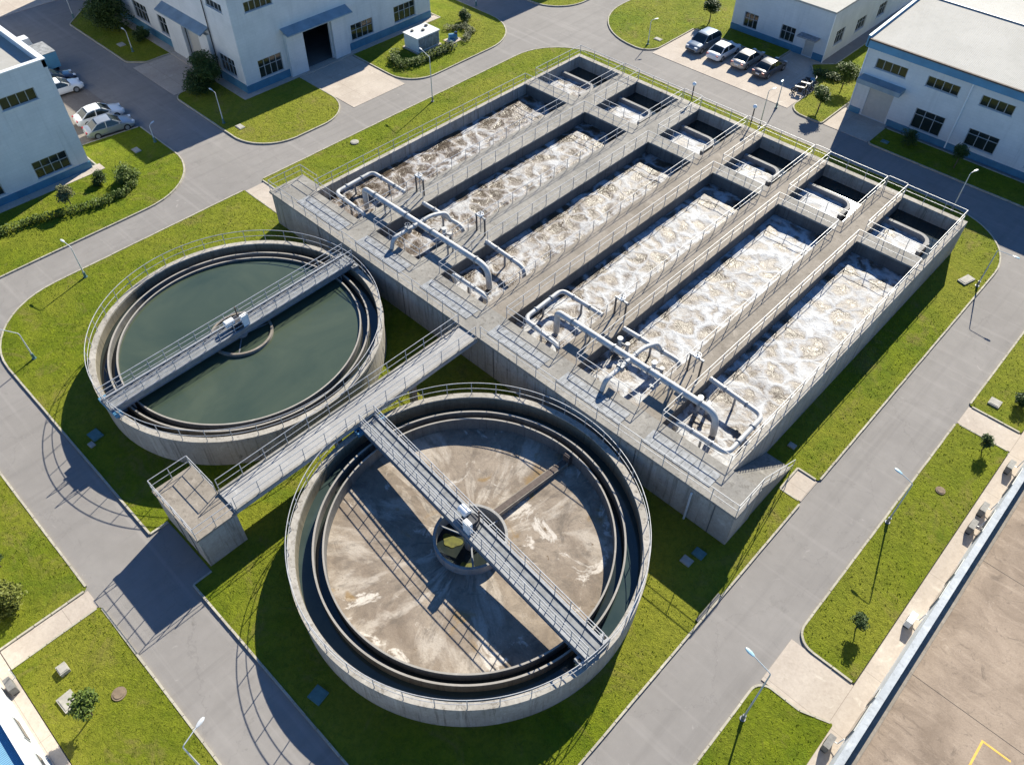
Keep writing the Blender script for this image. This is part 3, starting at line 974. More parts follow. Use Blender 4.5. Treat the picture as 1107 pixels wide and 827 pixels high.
def scraper(label, c, ang, flip):
    root = thing('scraper_bridge', label, 'bridge', (c[0], c[1], HT), ang, 'scraper bridges over the round tanks')
    L0, L1, W = -10.05, 9.95, 1.14
    zt = .42
    MB().box(L0, L1, -W / 2, W / 2, zt - .05, zt).build('deck', M['grating'], root)
    for s in (-1, 1):
        y = s * (W / 2 + .03)
        MB().box(L0, L1, y - .03, y + .03, .0, zt + .06).box(L0, L1, y - .09, y + .09, .0, .03).box(L0, L1, y - .09, y + .09, zt + .06, zt + .09).build('girder', M['steel'], root)
    mb = MB()
    for k in range(14):
        x = L0 + .6 + k * 1.43
        mb.box(x - .03, x + .03, -W / 2, W / 2, zt - .15, zt - .05)
    mb.build('cross_member', M['steel'], root)
    for s in (-1, 1):
        sub = bpy.data.objects.new('bridge_railing', None)
        COL.objects.link(sub)
        sub.parent = root
        sub.location = (0, s * (W / 2 - .02), zt)
        for k, z in enumerate((1.1, .72, .36)):
            MB().tube([(L0 + .1, 0, z), (L1 - .1, 0, z)], .03 if k == 0 else .024, 6).build('rail', M['rail'], sub, True)
        n = 17
        for k in range(n + 1):
            post_obj(sub, (L0 + .1 + (L1 - L0 - .2) * k / n, 0, 0), 1.1)
    for x in (L0, L1):
        MB().obox((x + (.25 if x < 0 else -.25), 0, .16), (.5, 2.1, .3)).build('end_carriage', M['blue'] if x < 0 else M['steel'], root)
        for s in (-1, 1):
            w = MB().tube([(x + (.25 if x < 0 else -.25), s * .9 - .08, .17), (x + (.25 if x < 0 else -.25), s * .9 + .08, .17)], .17, 16)
            w.build('wheel', M['tyre'], root, True)
    # drive unit at the middle
    MB().cyl((0, 0), .55, zt + .002, zt + .32, 24).cyl((0, 0), .4, zt + .32, zt + .5, 24).build('gearbox', M['darksteel'], root, True)
    MB().tube([(-.9 * flip, .1, zt + .55), (-.25 * flip, .1, zt + .55)], .27, 18).build('drive_motor', M['whitemetal'], root, True)
    MB().obox((.35 * flip, -.42, zt + .55), (.5, .3, .9)).build('control_box', M['whitemetal'], root)
    MB().tube([(.3, .45, zt), (.3, .45, zt + 1.2)], .05, 8).build('conduit', M['rust'], root)
    MB().cyl((0, 0), .3, -.5, zt - .15, 16).build('pivot', M['steel'], root, True)
    # scraper blades hanging on the inner rim
    for x in (-8.6, 8.6):
        MB().tube([(x, .5, 0), (x, .5, -.55)], .04, 6).tube([(x, -.5, 0), (x, -.5, -.55)], .04, 6).obox((x, 0, -.6), (.06, 1.1, .14)).build('skimmer', M['steel'], root)
    return root
scraper('grey scraper bridge with railings spanning the water filled round tank', C1, R(91.5), 1)
scraper('grey scraper bridge with white motor spanning the drained round tank', C2, R(-4.6), 1)

# ------------------------------------------------------------------ footbridge and chamber
bridge = thing('footbridge', 'straight concrete footbridge between the two round tanks', 'bridge', (20.7, -12.5, 0))
P(MB().box(19.75, 21.65, -22.2, -2.9, 2.86, 3.15), 'deck', M['bridge_top'], bridge)
P(MB().box(19.75, 19.9, -22.2, -2.9, 3.15, 3.24).box(21.5, 21.65, -22.2, -2.9, 3.15, 3.24), 'edge_kerb', M['conc'], bridge)
for y in (-8.2, -14.5):
    P(MB().box(20.5, 20.9, y - .2, y + .2, 0, 2.86), 'pier', M['conc'], bridge)
P(MB().box(20.05, 20.35, -22.2, -2.9, 2.55, 2.86).box(21.05, 21.35, -22.2, -2.9, 2.55, 2.86), 'beam', M['conc_grey'], bridge)
railing('footbridge railing on the side of the water filled tank', [(19.83, -22.1, 3.24), (19.83, -3.0, 3.24)], False, 'footbridge railings')
railing('footbridge railing on the side of the drained tank', [(21.57, -22.1, 3.24), (21.57, -3.0, 3.24)], False, 'footbridge railings')

ch = thing('valve_chamber', 'square concrete chamber with railed flat top at the end of the footbridge', 'chamber', (19.25, -23.5, 0))
P(MB().box(16.95, 21.6, -24.75, -22.25, 0, 2.86), 'chamber_wall', M['conc_wall'], ch)
P(MB().box(16.88, 21.68, -24.82, -22.2, 2.86, 3.02), 'roof_slab', M['conc_warm'], ch)
P(MB().box(19.0, 19.06, -24.79, -24.74, .1, 2.9).box(20.4, 20.46, -24.79, -24.74, .1, 2.9), 'wall_joint', M['conc_dark'], ch)
railing('railing round the top of the square concrete chamber', [(19.72, -22.28, 3.02), (16.95, -22.28, 3.02), (16.95, -24.75, 3.02), (21.6, -24.75, 3.02), (21.6, -22.28, 3.02)], False, None, spacing=1.2)

# ------------------------------------------------------------------ street lamps
def lamp(label, x, y, h, arm=(1, 0), al=1.0, mat='lamppole', head='lampblue', cat='street lamp'):
    root = thing('street_lamp', label, cat, (x, y, .08), 0, 'street lamps along the roads')
    MB().cyl((0, 0), .16, 0, .06, 12).cyl((0, 0), .1, .06, .5, 10).build('pole_base', M['teal'] if h < 3.2 else M['steel'], root, True)
    a = Vector((arm[0], arm[1], 0)).normalized()
    MB().tube([(0, 0, .4), (0, 0, h * .6), (0, 0, h)], [.055, .045, .033], 10).build('pole', M[mat], root, True)
    tip = Vector((0, 0, h)) + a * al + Vector((0, 0, .18))
    MB().tube(bend([(0, 0, h - .2), (0, 0, h + .1), tuple(tip)], .3), .026, 8).build('arm', M[mat], root, True)
    rz = math.atan2(a.y, a.x)
    mb = MB()
    m = Matrix.Translation(tip) @ Matrix.Rotation(rz, 4, 'Z')
    prof = [(0, .04, .03), (.08, .08, .04), (.25, .11, .055), (.42, .095, .05), (.52, .04, .03)]
    vs = []
    for px, w, t in prof:
        for k in range(8):
            an = 2 * PI * k / 8
            vs.append(tuple(m @ Vector((px, w * math.cos(an), t * math.sin(an) * (1 if math.sin(an) > 0 else .5)))))
    fs = [(i * 8 + k, i * 8 + (k + 1) % 8, (i + 1) * 8 + (k + 1) % 8, (i + 1) * 8 + k) for i in range(4) for k in range(8)]
    fs += [tuple(range(8)), tuple(reversed(range(32, 40)))]
    mb.add(vs, fs).build('lamp_head', M[head], root, True)
    return root
lamp('tall lamp post with blue head at the corner of the pad on the near right', 48.7, -10.7, 5.7, (-1, .15), 1.0)
lamp('lamp post with small blue head on the grass strip right of the road', 48.65, 5.5, 4.0, (-1, .2), .75)
lamp('lamp post on the kerb right of the aeration tank with its shadow on the road', 43.7, 31.1, 3.5, (1, 0), 1.1)
lamp('lamp post at the far right corner behind the aeration tank', 38.0, 39.5, 3.7, (.3, 1), .4, 'lampgrey', 'lampgrey')
lamp('lamp post on the grass strip between the left road and the first basin', -8.4, 20.2, 4.6, (-1, .25), 1.6, 'lampgrey', 'lampgrey')
lamp('lamp post on the lawn left of the water filled tank, upper of two', -7.8, -17.6, 2.9, (-1, -.1), .8, 'lampgrey', 'lampgrey')
lamp('lamp post on the lawn left of the water filled tank, lower one with long arm', -2.0, -24.4, 2.4, (-.85, -.5), 1.5, 'lampgrey', 'lampgrey')
lamp('white lamp post on the rounded lawn by the corner of the big hall', -20.0, 2.9, 3.1, (-1, 0), .5, 'lampgrey', 'lampgrey')
lamp('white lamp post on the shaded lawn beside the far side door of the big hall', -40.1, 4.2, 2.2, (-1, 0), .4, 'lampgrey', 'lampgrey')
lamp('lamp post at the far top left beyond the shaded lawn', -52.8, 3.6, 2.6, (-1, -.3), .5, 'lampgrey', 'lampgrey')
lamp('short white lamp post beside the parked silver cars on the left', -21.7, -3.6, 1.6, (-.5, 1), .25, 'lampgrey', 'lampgrey')
lamp('lamp post on the lawn at the top middle by the road corner', -.4, 46.1, 2.6, (.4, 1), .4, 'lampgrey', 'lampgrey')
lamp('slim lamp post between the fourth small basin and the car park road', 18.4, 39.5, 3.8, (.3, 1), .4)
lamp('lamp post on the lawn at the lower left edge of the picture', 31.6, -31.05, 4.6, (-.3, 1), .9, 'lampgrey', 'lampgrey')
lamp('white lamp post by the shaded road at the top, right of the white cabinet', -21.6, 39.5, 3.0, (0, 1), .5, 'lampgrey', 'lampgrey')
lamp('slim lamp post at the lawn corner beside the motorcycles', 17.5, 44.2, 2.9, (.2, -1), .3)

# ------------------------------------------------------------------ vehicles
def lerp_profile(prof, x):
    for (a, va), (b, vb) in zip(prof, prof[1:]):
        if a <= x <= b:
            t = (x - a) / (b - a) if b > a else 0
            t = t * t * (3 - 2 * t) * .5 + t * .5
            return va + (vb - va) * t
    return prof[-1][1] if x > prof[-1][0] else prof[0][1]

def make_car(label, kind, paint, loc, rz, group):
    """length along local x, nose at +x"""
    root = thing('parked_car', label, 'car', loc, rz, group)
    Lh = 2.3 if kind != 'suv' else 2.35
    Wh = .88 if kind != 'suv' else .93
    belt = .88 if kind != 'suv' else 1.02
    if kind == 'sedan':
        top = [(-Lh, .72), (-Lh + .12, .90), (-1.45, .94), (-1.0, .93), (.75, .93), (1.0, .92), (1.9, .78), (2.2, .66), (Lh, .5)]
        cab = [(-1.75, .93), (-1.05, 1.36), (-.6, 1.44), (.1, 1.44), (.35, 1.40), (1.15, .92)]
    else:
        top = [(-Lh, .8), (-Lh + .1, 1.0), (-1.5, 1.05), (.8, 1.04), (1.15, 1.02), (2.0, .92), (2.25, .78), (Lh, .55)]
        cab = [(-2.2, 1.03), (-1.95, 1.5), (-1.5, 1.66), (.1, 1.68), (.4, 1.62), (1.2, 1.03)]
    st = [-Lh, -Lh + .06, -Lh + .2, -1.9, -1.6, -1.35, -1.1, -.6, 0, .6, 1.0, 1.25, 1.5, 1.8, 2.0, Lh - .12, Lh - .04, Lh]
    secs = []
    for x in st:
        e = max(0, (abs(x) - (Lh - .55)) / .55)
        w = Wh * (1 - .16 * e ** 2.2)
        zt = lerp_profile(top, x)
        zb = .24 + .12 * e ** 2
        for wh in (-1.38, 1.42):
            pass
        zm = min(.55, zt - .08)
        secs.append([(x, -w * .9, zb), (x, -w * .985, zb + .12), (x, -w, zm), (x, -w * .97, zt - .07), (x, -w * .88, zt), (x, -w * .4, zt + .025), (x, w * .4, zt + .025), (x, w * .88, zt), (x, w * .97, zt - .07), (x, w, zm), (x, w * .985, zb + .12), (x, w * .9, zb)])
    K = 12
    vs = [p for s in secs for p in s]
    fs = [(i * K + k, i * K + (k + 1) % K, (i + 1) * K + (k + 1) % K, (i + 1) * K + k) for i in range(len(secs) - 1) for k in range(K)]
    fs += [tuple(range(K)), tuple(reversed(range((len(secs) - 1) * K, len(secs) * K)))]
    body = MB().add(vs, fs).build('body', paint, root, True, 40)
    # greenhouse: dark glass volume, painted roof and pillars
    xs = [cab[0][0] + (cab[-1][0] - cab[0][0]) * k / 16 for k in range(17)]
    gv = []
    for x in xs:
        zt = lerp_profile(cab, x)
        zb = lerp_profile(top, x) - .03
        zt = max(zt, zb + .01)
        k = (zt - zb) / (cab[3][1] - belt)
        wt = Wh * (.93 - .2 * min(1, k))
        gv.append([(x, -Wh * .93, zb), (x, -wt, zt), (x, -wt * .5, zt + .02 * k), (x, wt * .5, zt + .02 * k), (x, wt, zt), (x, Wh * .93, zb)])
    vs = [p for s in gv for p in s]
    fs = [(i * 6 + k, i * 6 + k + 1, (i + 1) * 6 + k + 1, (i + 1) * 6 + k) for i in range(16) for k in range(5)]
    MB().add(vs, fs).build('window', M['glass'], root, True, 50)
    rv = []
    xr = [x for x in xs if cab[1][0] - .05 <= x <= cab[4][0] + .05]
    for x in xr:
        zt = lerp_profile(cab, x)
        zb = lerp_profile(top, x)
        k = (zt - zb) / (cab[3][1] - belt)
        wt = Wh * (.93 - .2 * min(1, k)) + .02
        rv.append([(x, -wt - .01, zt - .05), (x, -wt * .96, zt + .012), (x, -wt * .5, zt + .034), (x, wt * .5, zt + .034), (x, wt * .96, zt + .012), (x, wt + .01, zt - .05)])
    vs = [p for s in rv for p in s]
    fs = [(i * 6 + k, i * 6 + k + 1, (i + 1) * 6 + k + 1, (i + 1) * 6 + k) for i in range(len(rv) - 1) for k in range(5)]
    MB().add(vs, fs).build('car_roof', paint, root, True, 50)
    mb = MB()
    for s in (-1, 1):
        for xa, xb in ((cab[0][0], cab[1][0]), (cab[-1][0], cab[4][0]), (-.35, -.3)):
            mb = MB()
            za = lerp_profile(top, xa) if abs(xa - xb) > .1 else belt
            zb = lerp_profile(cab, xb) - .02
            mb.tube([(xa, s * Wh * .93, za), (xb, s * (Wh * .74), zb)], .045, 6)
            mb.build('pillar', paint, root, True)
    for x in (-1.38, 1.42):
        for s in (-1, 1):
            y = s * (Wh - .1)
            w = bpy.data.objects.new('wheel', None)
            COL.objects.link(w)
            w.parent = root
            w.location = (x, y, .33)
            MB().tube([(0, -.11, 0), (0, .11, 0)], .33, 20).build('tyre', M['tyre'], w, True, 40)
            MB().tube([(0, -.12, 0), (0, .12, 0)], .2, 14).build('rim', M['steel'], w, True, 40)
    for s in (-1, 1):
        MB().obox((Lh - .16, s * Wh * .62, .66 if kind == 'sedan' else .78), (.3, .36, .13), s * -.25).build('headlight', M['lens'], root)
        MB().obox((-Lh + .09, s * Wh * .68, .78 if kind == 'sedan' else .9), (.16, .3, .14), s * .2).build('tail_light', M['red'], root)
        MB().obox((.85, s * (Wh + .05), belt + .08), (.1, .16, .1)).build('mirror', paint, root)
    MB().obox((-Lh + .0, 0, .62), (.03, .45, .13)).build('number_plate', M['whitemetal'], root)
    MB().obox((Lh - .01, 0, .46), (.04, 1.1, .14)).build('grille', M['black'], root)
    return root

def paint(name, col, rough=.28, metal=.3):
    t = NT(name)
    t.b.inputs['Coat Weight'].default_value = .5
    return t.done(col, rough, metal)
p_silver = paint('silver_paint', (.33, .345, .36), .3, .4)
p_white = paint('white_paint', (.75, .75, .74), .3, 0)
p_grey = paint('blue_grey_paint', (.17, .20, .24), .3, .4)
p_gold = paint('champagne_paint', (.42, .39, .35), .3, .5)
p_dark = paint('dark_blue_paint', (.025, .03, .05), .25, .2)
p_burg = paint('dark_grey_paint', (.075, .07, .075), .3, .2)
gr = 'cars parked in front of the small white building'
make_car('blue grey estate car parked nearest the lawn, leftmost of the four', 'suv', p_grey, (4.4, 50.0, .034), R(-92), gr)
make_car('white sedan second from the left by the small white building', 'sedan', p_white, (7.15, 50.0, .034), R(88), gr)
make_car('champagne sedan third from the left by the small white building', 'sedan', p_gold, (10.1, 50.3, .034), R(89), gr)
make_car('dark grey sedan at the shaded right end of the row of four', 'sedan', p_burg, (12.9, 50.2, .034), R(87), gr)
gl = 'cars parked along the left hall'
make_car('silver sedan nearest the lawn at the end of the left car park', 'sedan', p_silver, (-26.6, -5.55, .03), R(80), gl)
make_car('white sedan standing beside the silver sedan in the left car park', 'sedan', p_white, (-29.3, -5.2, .03), R(82), gl)
make_car('white sedan half hidden by the corner of the left hall', 'sedan', p_white, (-37.0, -5.6, .03), R(84), gl)
make_car('dark blue car tucked between the white sedan and the blue truck', 'sedan', p_dark, (-39.2, -5.3, .03), R(86), gl)

tr = thing('box_truck', 'small truck with white cab and blue box body behind the left hall', 'truck', (-44, -4.4, .03), 0)
def TP(mb, n, m, sm=False):
    return mb.build(n, m, tr, sm)
TP(MB().box(.2, 3.2, -1.05, 1.05, .85, 2.45), 'box_body', M['blue'])
TP(MB().box(.18, 3.22, -1.07, 1.07, 2.45, 2.5), 'box_lid', M['cover'])
def SH(mb, dx):
    mb.v = [(x + dx, y, z) for x, y, z in mb.v]
    return mb
TP(SH(MB().prism([(-2.95, -.9), (-1.35, -.9), (-1.35, .9), (-2.95, .9)], .6, 1.2).add([(-2.9, -.88, 1.2), (-1.35, -.88, 1.2), (-1.35, .88, 1.2), (-2.9, .88, 1.2), (-2.5, -.75, 1.95), (-1.4, -.75, 1.95), (-1.4, .75, 1.95), (-2.5, .75, 1.95)], [(4, 5, 6, 7), (0, 1, 5, 4), (1, 2, 6, 5), (2, 3, 7, 6), (3, 0, 4, 7)]) , -1.5), 'cab', p_white)
TP(SH(MB().add([(-2.86, -.72, 1.28), (-2.86, .72, 1.28), (-2.56, .66, 1.85), (-2.56, -.66, 1.85)], [(0, 1, 2, 3)]).add([(-2.4, -.885, 1.3), (-1.6, -.885, 1.3), (-1.65, -.79, 1.8), (-2.25, -.79, 1.8)], [(0, 1, 2, 3)]).add([(-2.4, .885, 1.3), (-1.6, .885, 1.3), (-1.65, .79, 1.8), (-2.25, .79, 1.8)], [(0, 1, 2, 3)]), -1.5), 'window', M['glass'])
TP(MB().box(-4.3, 3.1, -.45, .45, .5, .8), 'chassis', M['black'])
for x in (-3.7, 2.0):
    for s in (-1, 1):
        TP(MB().tube([(x, s * .85 - .13, .42), (x, s * .85 + .13, .42)], .42, 18), 'wheel', M['tyre'], True)

def scooter(label, loc, rz, mat):
    root = thing('motorcycle', label, 'motorcycle', loc, rz, 'motorcycles parked beside the lawn')
    for x in (-.62, .62):
        w = [(x + .25 * math.cos(t * PI / 10), 0, .3 + .25 * math.sin(t * PI / 10)) for t in range(20)]
        MB().tube(w, .055, 6, True).tube([(x, -.06, .3), (x, .06, .3)], .12, 10).build('wheel', M['tyre'], root, True)
    MB().tube([(-.62, 0, .35), (-.3, 0, .62), (.25, 0, .6), (.5, 0, .95), (.62, 0, .3)], .06, 8).obox((.0, 0, .42), (.45, .26, .3)).build('frame', M['black'], root, True)
    MB().obox((.16, 0, .72), (.42, .26, .2)).build('fuel_tank', mat, root)
    MB().obox((-.32, 0, .75), (.55, .24, .1)).build('seat', M['black'], root)
    MB().tube([(.45, -.34, 1.0), (.5, 0, .98), (.45, .34, 1.0)], .025, 6).build('handlebar', M['steel'], root, True)
    return root
scooter('dark motorcycle nearest the road beside the lawn', (17.75, 48.3, .034), R(15), M['black'])
scooter('motorcycle with grey tank, middle of the three beside the lawn', (17.75, 49.5, .034), R(10), M['steel'])
scooter('motorcycle with blue tank farthest from the road beside the lawn', (17.6, 50.7, .034), R(18), M['blue'])

# ------------------------------------------------------------------ buildings
def wallgrid(mb, axis, plane, u0, u1, z0, z1, holes, depth, sign):
    """wall face with real openings: axis 0 -> plane x=const (u is y); axis 1 -> plane y=const (u is x); sign = outward"""
    us = sorted(set([u0, u1] + [h[0] for h in holes] + [h[1] for h in holes]))
    zs = sorted(set([z0, z1] + [h[2] for h in holes] + [h[3] for h in holes]))
    def pt(u, z, d=0):
        return (plane - sign * d, u, z) if axis == 0 else (u, plane - sign * d, z)
    for a, b in zip(us, us[1:]):
        for c, d in zip(zs, zs[1:]):
            if any(h[0] <= a and b <= h[1] and h[2] <= c and d <= h[3] for h in holes):
                continue
            mb.add([pt(a, c), pt(b, c), pt(b, d), pt(a, d)], [(0, 1, 2, 3)])
    for a, b, c, d in holes:
        mb.add([pt(a, c), pt(b, c), pt(b, d), pt(a, d), pt(a, c, depth), pt(b, c, depth), pt(b, d, depth), pt(a, d, depth)], [(0, 1, 5, 4), (1, 2, 6, 5), (2, 3, 7, 6), (3, 0, 4, 7)])

def slab(axis, plane, u0, u1, z0, z1, d0, d1, sign):
    """box lying d0..d1 inside the wall plane"""
    a, b = sorted((plane - sign * d0, plane - sign * d1))
    return (a, b, u0, u1, z0, z1) if axis == 0 else (u0, u1, a, b, z0, z1)

def window(root, axis, plane, h, sign, nm=3, transom=.62, depth=.16):
    u0, u1, z0, z1 = h
    e = .003
    mb = MB()
    fw = .07
    fr = lambda a, b, c, d: mb.box(*slab(axis, plane, a, b, c, d, depth - .09, depth - .02, sign))
    fr(u0 + e, u0 + fw, z0 + e, z1 - e)
    fr(u1 - fw, u1 - e, z0 + e, z1 - e)
    fr(u0 + fw, u1 - fw, z0 + e, z0 + fw)
    fr(u0 + fw, u1 - fw, z1 - fw, z1 - e)
    for k in range(1, nm):
        u = u0 + (u1 - u0) * k / nm
        mb.box(*slab(axis, plane, u - .03, u + .03, z0 + fw, z1 - fw, depth - .085, depth - .02, sign))
    if transom:
        z = z0 + (z1 - z0) * transom
        mb.box(*slab(axis, plane, u0 + fw, u1 - fw, z - .025, z + .025, depth - .08, depth - .02, sign))
    f = P(mb, 'window', M['frame'], root)
    g = MB().box(*slab(axis, plane, u0 + e, u1 - e, z0 + e, z1 - e, depth - .018, depth, sign))
    lx, ly, lz = root.location
    g.v = [(x - lx, y - ly, z - lz) for x, y, z in g.v]
    g.build('pane', M['glass'], f)
    s = MB().box(*slab(axis, plane, u0 - .08, u1 + .08, z0 - .08, z0 - .003, -.07, .05, sign))
    s.v = [(x - lx, y - ly, z - lz) for x, y, z in s.v]
    s.build('sill', M['wall_white'], f)
    return f

# the big hall at the top left
hall = thing('factory_hall', 'big white hall with blue plinth and open dark doorway at the top', 'building', (-40, 20, 0))
HB = 9.6
fh = [(9.7, 12.6, 1.05, 2.95), (21.7, 24.8, 1.05, 2.8), (27.9, 31.1, 1.1, 2.9), (9.6, 12.8, 7.8, 8.8), (15.4, 18.9, .1, 4.25)] + [(a, a + 3.1, 7.8, 8.8) for a in (15.6, 21.7, 27.9)]
lh = [(-27.4, -24.6, 1.3, 3.1), (-39.6, -36.3, 2.05 - .75, 3.3), (-45.2, -42., 1.3, 3.3), (-27.3, -24.4, 7.9, 8.7), (-33.4, -30.3, .1, 4.2), (-51.5, -48.2, 1.3, 3.3)] + [(a, a + 3., 7.9, 8.7) for a in (-33.6, -39.6, -45.2, -51.5)]
mb = MB()
wallgrid(mb, 0, -23.1, 7.9, 33.4, 0, HB, fh, .2, 1)
wallgrid(mb, 1, 7.9, -62.5, -23.1, 0, HB, lh, .2, -1)
mb.add([(-62.5, 7.9, 0), (-62.5, 33.4, 0), (-62.5, 33.4, HB), (-62.5, 7.9, HB)], [(0, 1, 2, 3)])
mb.add([(-62.5, 33.4, 0), (-23.1, 33.4, 0), (-23.1, 33.4, HB), (-62.5, 33.4, HB)], [(0, 1, 2, 3)])
P(mb, 'wall', M['wall_white'], hall)
P(MB().box(-62.6, -23.0, 7.8, 33.5, HB, HB + .3), 'roof', M['roof_cream'], hall)
for h in fh:
    if h[3] < 4 or h[2] > 5:
        window(hall, 0, -23.1, h, 1, 4 if h[2] < 5 else 5, .6 if h[2] < 5 else 0)
for h in lh:
    if h[2] > 1:
        window(hall, 1, 7.9, h, -1, 4, .6 if h[2] < 5 else 0)
P(MB().box(-33.4, -30.3, 8.05, 8.1, .1, 4.2), 'shutter_door', M['door'], hall)
P(MB().box(-33.55, -33.4, 7.84, 7.9, .1, 4.3).box(-30.3, -30.15, 7.84, 7.9, .1, 4.3), 'door_frame', M['black'], hall)
for bb in ((-23.1, -23.03, 7.83, 13.2, .02, .9), (-23.1, -23.03, 21.1, 33.4, .02, .9), (-62.5, -37.2, 7.83, 7.9, .02, 1.), (-28.6, -23.1, 7.83, 7.9, .02, 1.)):
    P(MB().box(*bb), 'blue_plinth', M['bluetile'], hall)
for bb in ((-23.1, -22.65, 13.2, 15.3, 0, 4.6), (-23.1, -22.65, 19.0, 21.0, 0, 4.6), (-23.1, -22.65, 15.3, 19.0, 4.25, 4.6)):
    P(MB().box(*bb), 'porch_wall', M['wall_white'], hall)
P(MB().add([(-23.1, 13.0, 5.1), (-21.9, 13.0, 4.65), (-21.9, 21.4, 4.65), (-23.1, 21.4, 5.1), (-23.1, 13.0, 5.2), (-21.9, 13.0, 4.75), (-21.9, 21.4, 4.75), (-23.1, 21.4, 5.2)], [(3, 2, 1, 0), (4, 5, 6, 7), (0, 1, 5, 4), (1, 2, 6, 5), (2, 3, 7, 6), (3, 0, 4, 7)]), 'canopy', M['bluegrey'], hall)
for bb in ((-36.9, -33.55, 7.5, 7.9, 0, 4.6), (-30.15, -28.3, 7.5, 7.9, 0, 4.6)):
    P(MB().box(*bb), 'porch_wall', M['wall_white'], hall)
P(MB().add([(-37.2, 7.9, 5.3), (-37.2, 6.8, 4.75), (-28.2, 6.8, 4.75), (-28.2, 7.9, 5.3), (-37.2, 7.9, 5.4), (-37.2, 6.8, 4.85), (-28.2, 6.8, 4.85), (-28.2, 7.9, 5.4)], [(3, 2, 1, 0), (4, 5, 6, 7), (0, 1, 5, 4), (1, 2, 6, 5), (2, 3, 7, 6), (3, 0, 4, 7)]), 'canopy', M['bluegrey'], hall)
P(MB().tube([(-27.9, 7.78, .1), (-27.9, 7.78, HB)], .06, 8), 'downpipe', M['black'], hall)

# the left hall
hl = thing('workshop_hall', 'white hall at the left edge with parapet roof and blue plinth', 'building', (-35, -25, 0))
xa, ya = -21.9, -9.9
ah = [(-14.5, -11.4, 1.0, 2.6), (-14.6, -11.6, 7.55, 8.6), (-20.6, -17.4, .95, 2.4), (-20.6, -17.6, 7.55, 8.6), (-27, -24, 1., 2.6), (-27, -24, 7.55, 8.6)]
mb = MB()
wallgrid(mb, 0, xa, -45, ya, 0, 10.4, ah, .2, 1)
mb.add([(-60, ya, 0), (xa, ya, 0), (xa, ya, 10.4), (-60, ya, 10.4)], [(0, 1, 2, 3)])
mb.add([(-60, ya, 0), (-60, -45, 0), (-60, -45, 10.4), (-60, ya, 10.4)], [(0, 1, 2, 3)])
mb.box(-60, xa, ya - .3, ya - .002, 9.75, 10.4).box(xa - .3, xa - .002, -45, ya - .3, 9.75, 10.4)
P(mb, 'wall', M['wall_white'], hl)
P(MB().box(-60, xa - .3, -45, ya - .3, 9.5, 9.8), 'roof', M['roof_cream'], hl)
P(MB().box(-60, xa + .08, ya - .36, ya + .08, 10.4, 10.48).box(xa - .36, xa + .08, -45, ya - .36, 10.4, 10.48), 'parapet_cap', M['whitemetal'], hl)
for h in ah:
    window(hl, 0, xa, h, 1, 4, .55 if h[2] < 5 else 0)
for bb in ((xa + .002, xa + .08, -45, ya + .06, .02, .75), (-60, xa + .002, ya, ya + .06, .02, .75)):
    P(MB().box(*bb), 'blue_plinth', M['bluetile'], hl)

# the small building, top right
hc = thing('office_block', 'small white building with flat roof and blue plinth behind the row of cars', 'building', (10, 62, 0))
HC = 5.3
cf = [(5.4, 7.2, .8, 2.45), (10.2, 12.0, .85, 2.5), (13.4, 14.5, .08, 1.95)]
cr = [(58.3, 60.3, 1.2, 2.8), (63.3, 65.5, 1.1, 2.5), (68.6, 70.6, 1.1, 2.6)]
mb = MB()
wallgrid(mb, 1, 56.4, 3.9, 15.85, 0, HC, cf, .18, -1)
wallgrid(mb, 0, 15.85, 56.4, 82, 0, HC, cr, .18, 1)
mb.add([(3.9, 56.4, 0), (3.9, 82, 0), (3.9, 82, HC), (3.9, 56.4, HC)], [(0, 1, 2, 3)])
mb.add([(3.9, 82, 0), (15.85, 82, 0), (15.85, 82, HC), (3.9, 82, HC)], [(0, 1, 2, 3)])
P(mb, 'wall', M['wall_white'], hc)
P(MB().box(3.8, 15.95, 56.3, 82.1, HC, HC + .2), 'roof', M['roof_cream'], hc)
for h in cf[:2]:
    window(hc, 1, 56.4, h, -1, 3, .6)
for h in cr:
    window(hc, 0, 15.85, h, 1, 3, .6)
P(MB().box(13.4, 14.5, 56.5, 56.56, .08, 1.95), 'door', M['door'], hc)
P(MB().box(12.7, 15.0, 55.3, 56.39, 2.25, 2.4), 'canopy', M['cover'], hc)
for bb in ((3.9, 13.3, 56.32, 56.398, .02, .75), (14.6, 15.85, 56.32, 56.398, .02, .75)):
    P(MB().box(*bb), 'blue_plinth', M['bluetile'], hc)
P(MB().tube([(15.95, 56.3, 0), (15.95, 56.3, HC)], .06, 8), 'downpipe', M['whitemetal'], hc)

# the hall on the right
hd = thing('warehouse', 'white warehouse with blue eaves band and cream roof on the upper right', 'building', (40, 60, 0))
HD = 7.5
df = [(24.1, 27.25, 4.9, 5.9), (29.2, 32.3, 4.95, 5.95), (34.3, 37.3, 4.95, 5.95), (24.4, 26.9, .06, 3.05), (29.3, 32.2, .75, 2.75), (34.5, 37.35, 1.05, 2.75 - .02), (40.2, 43.3, 1.05, 2.75), (40.2, 43.3, 4.95, 5.95), (46.2, 49.3, .9, 2.75), (46.2, 49.3, 4.95, 5.95)]
mb = MB()
xd = 22.9
wallgrid(mb, 1, 49.0, xd, 75, 0, HD, df, .2, -1)
mb.add([(xd, 49, 0), (xd, 71, 0), (xd, 71, HD), (xd, 60, HD + .7), (xd, 49, HD)], [(0, 1, 2, 3, 4)])
mb.add([(xd, 71, 0), (75, 71, 0), (75, 71, HD), (xd, 71, HD)], [(0, 1, 2, 3)])
P(mb, 'wall', M['wall_white'], hd)
rf = P(MB().add([(xd, 48.75, HD), (75, 48.75, HD), (75, 60, HD + .75), (xd, 60, HD + .75), (75, 71.2, HD), (xd, 71.2, HD)], [(0, 1, 2, 3), (3, 2, 4, 5)]), 'roof', M['roof_cream'], hd)
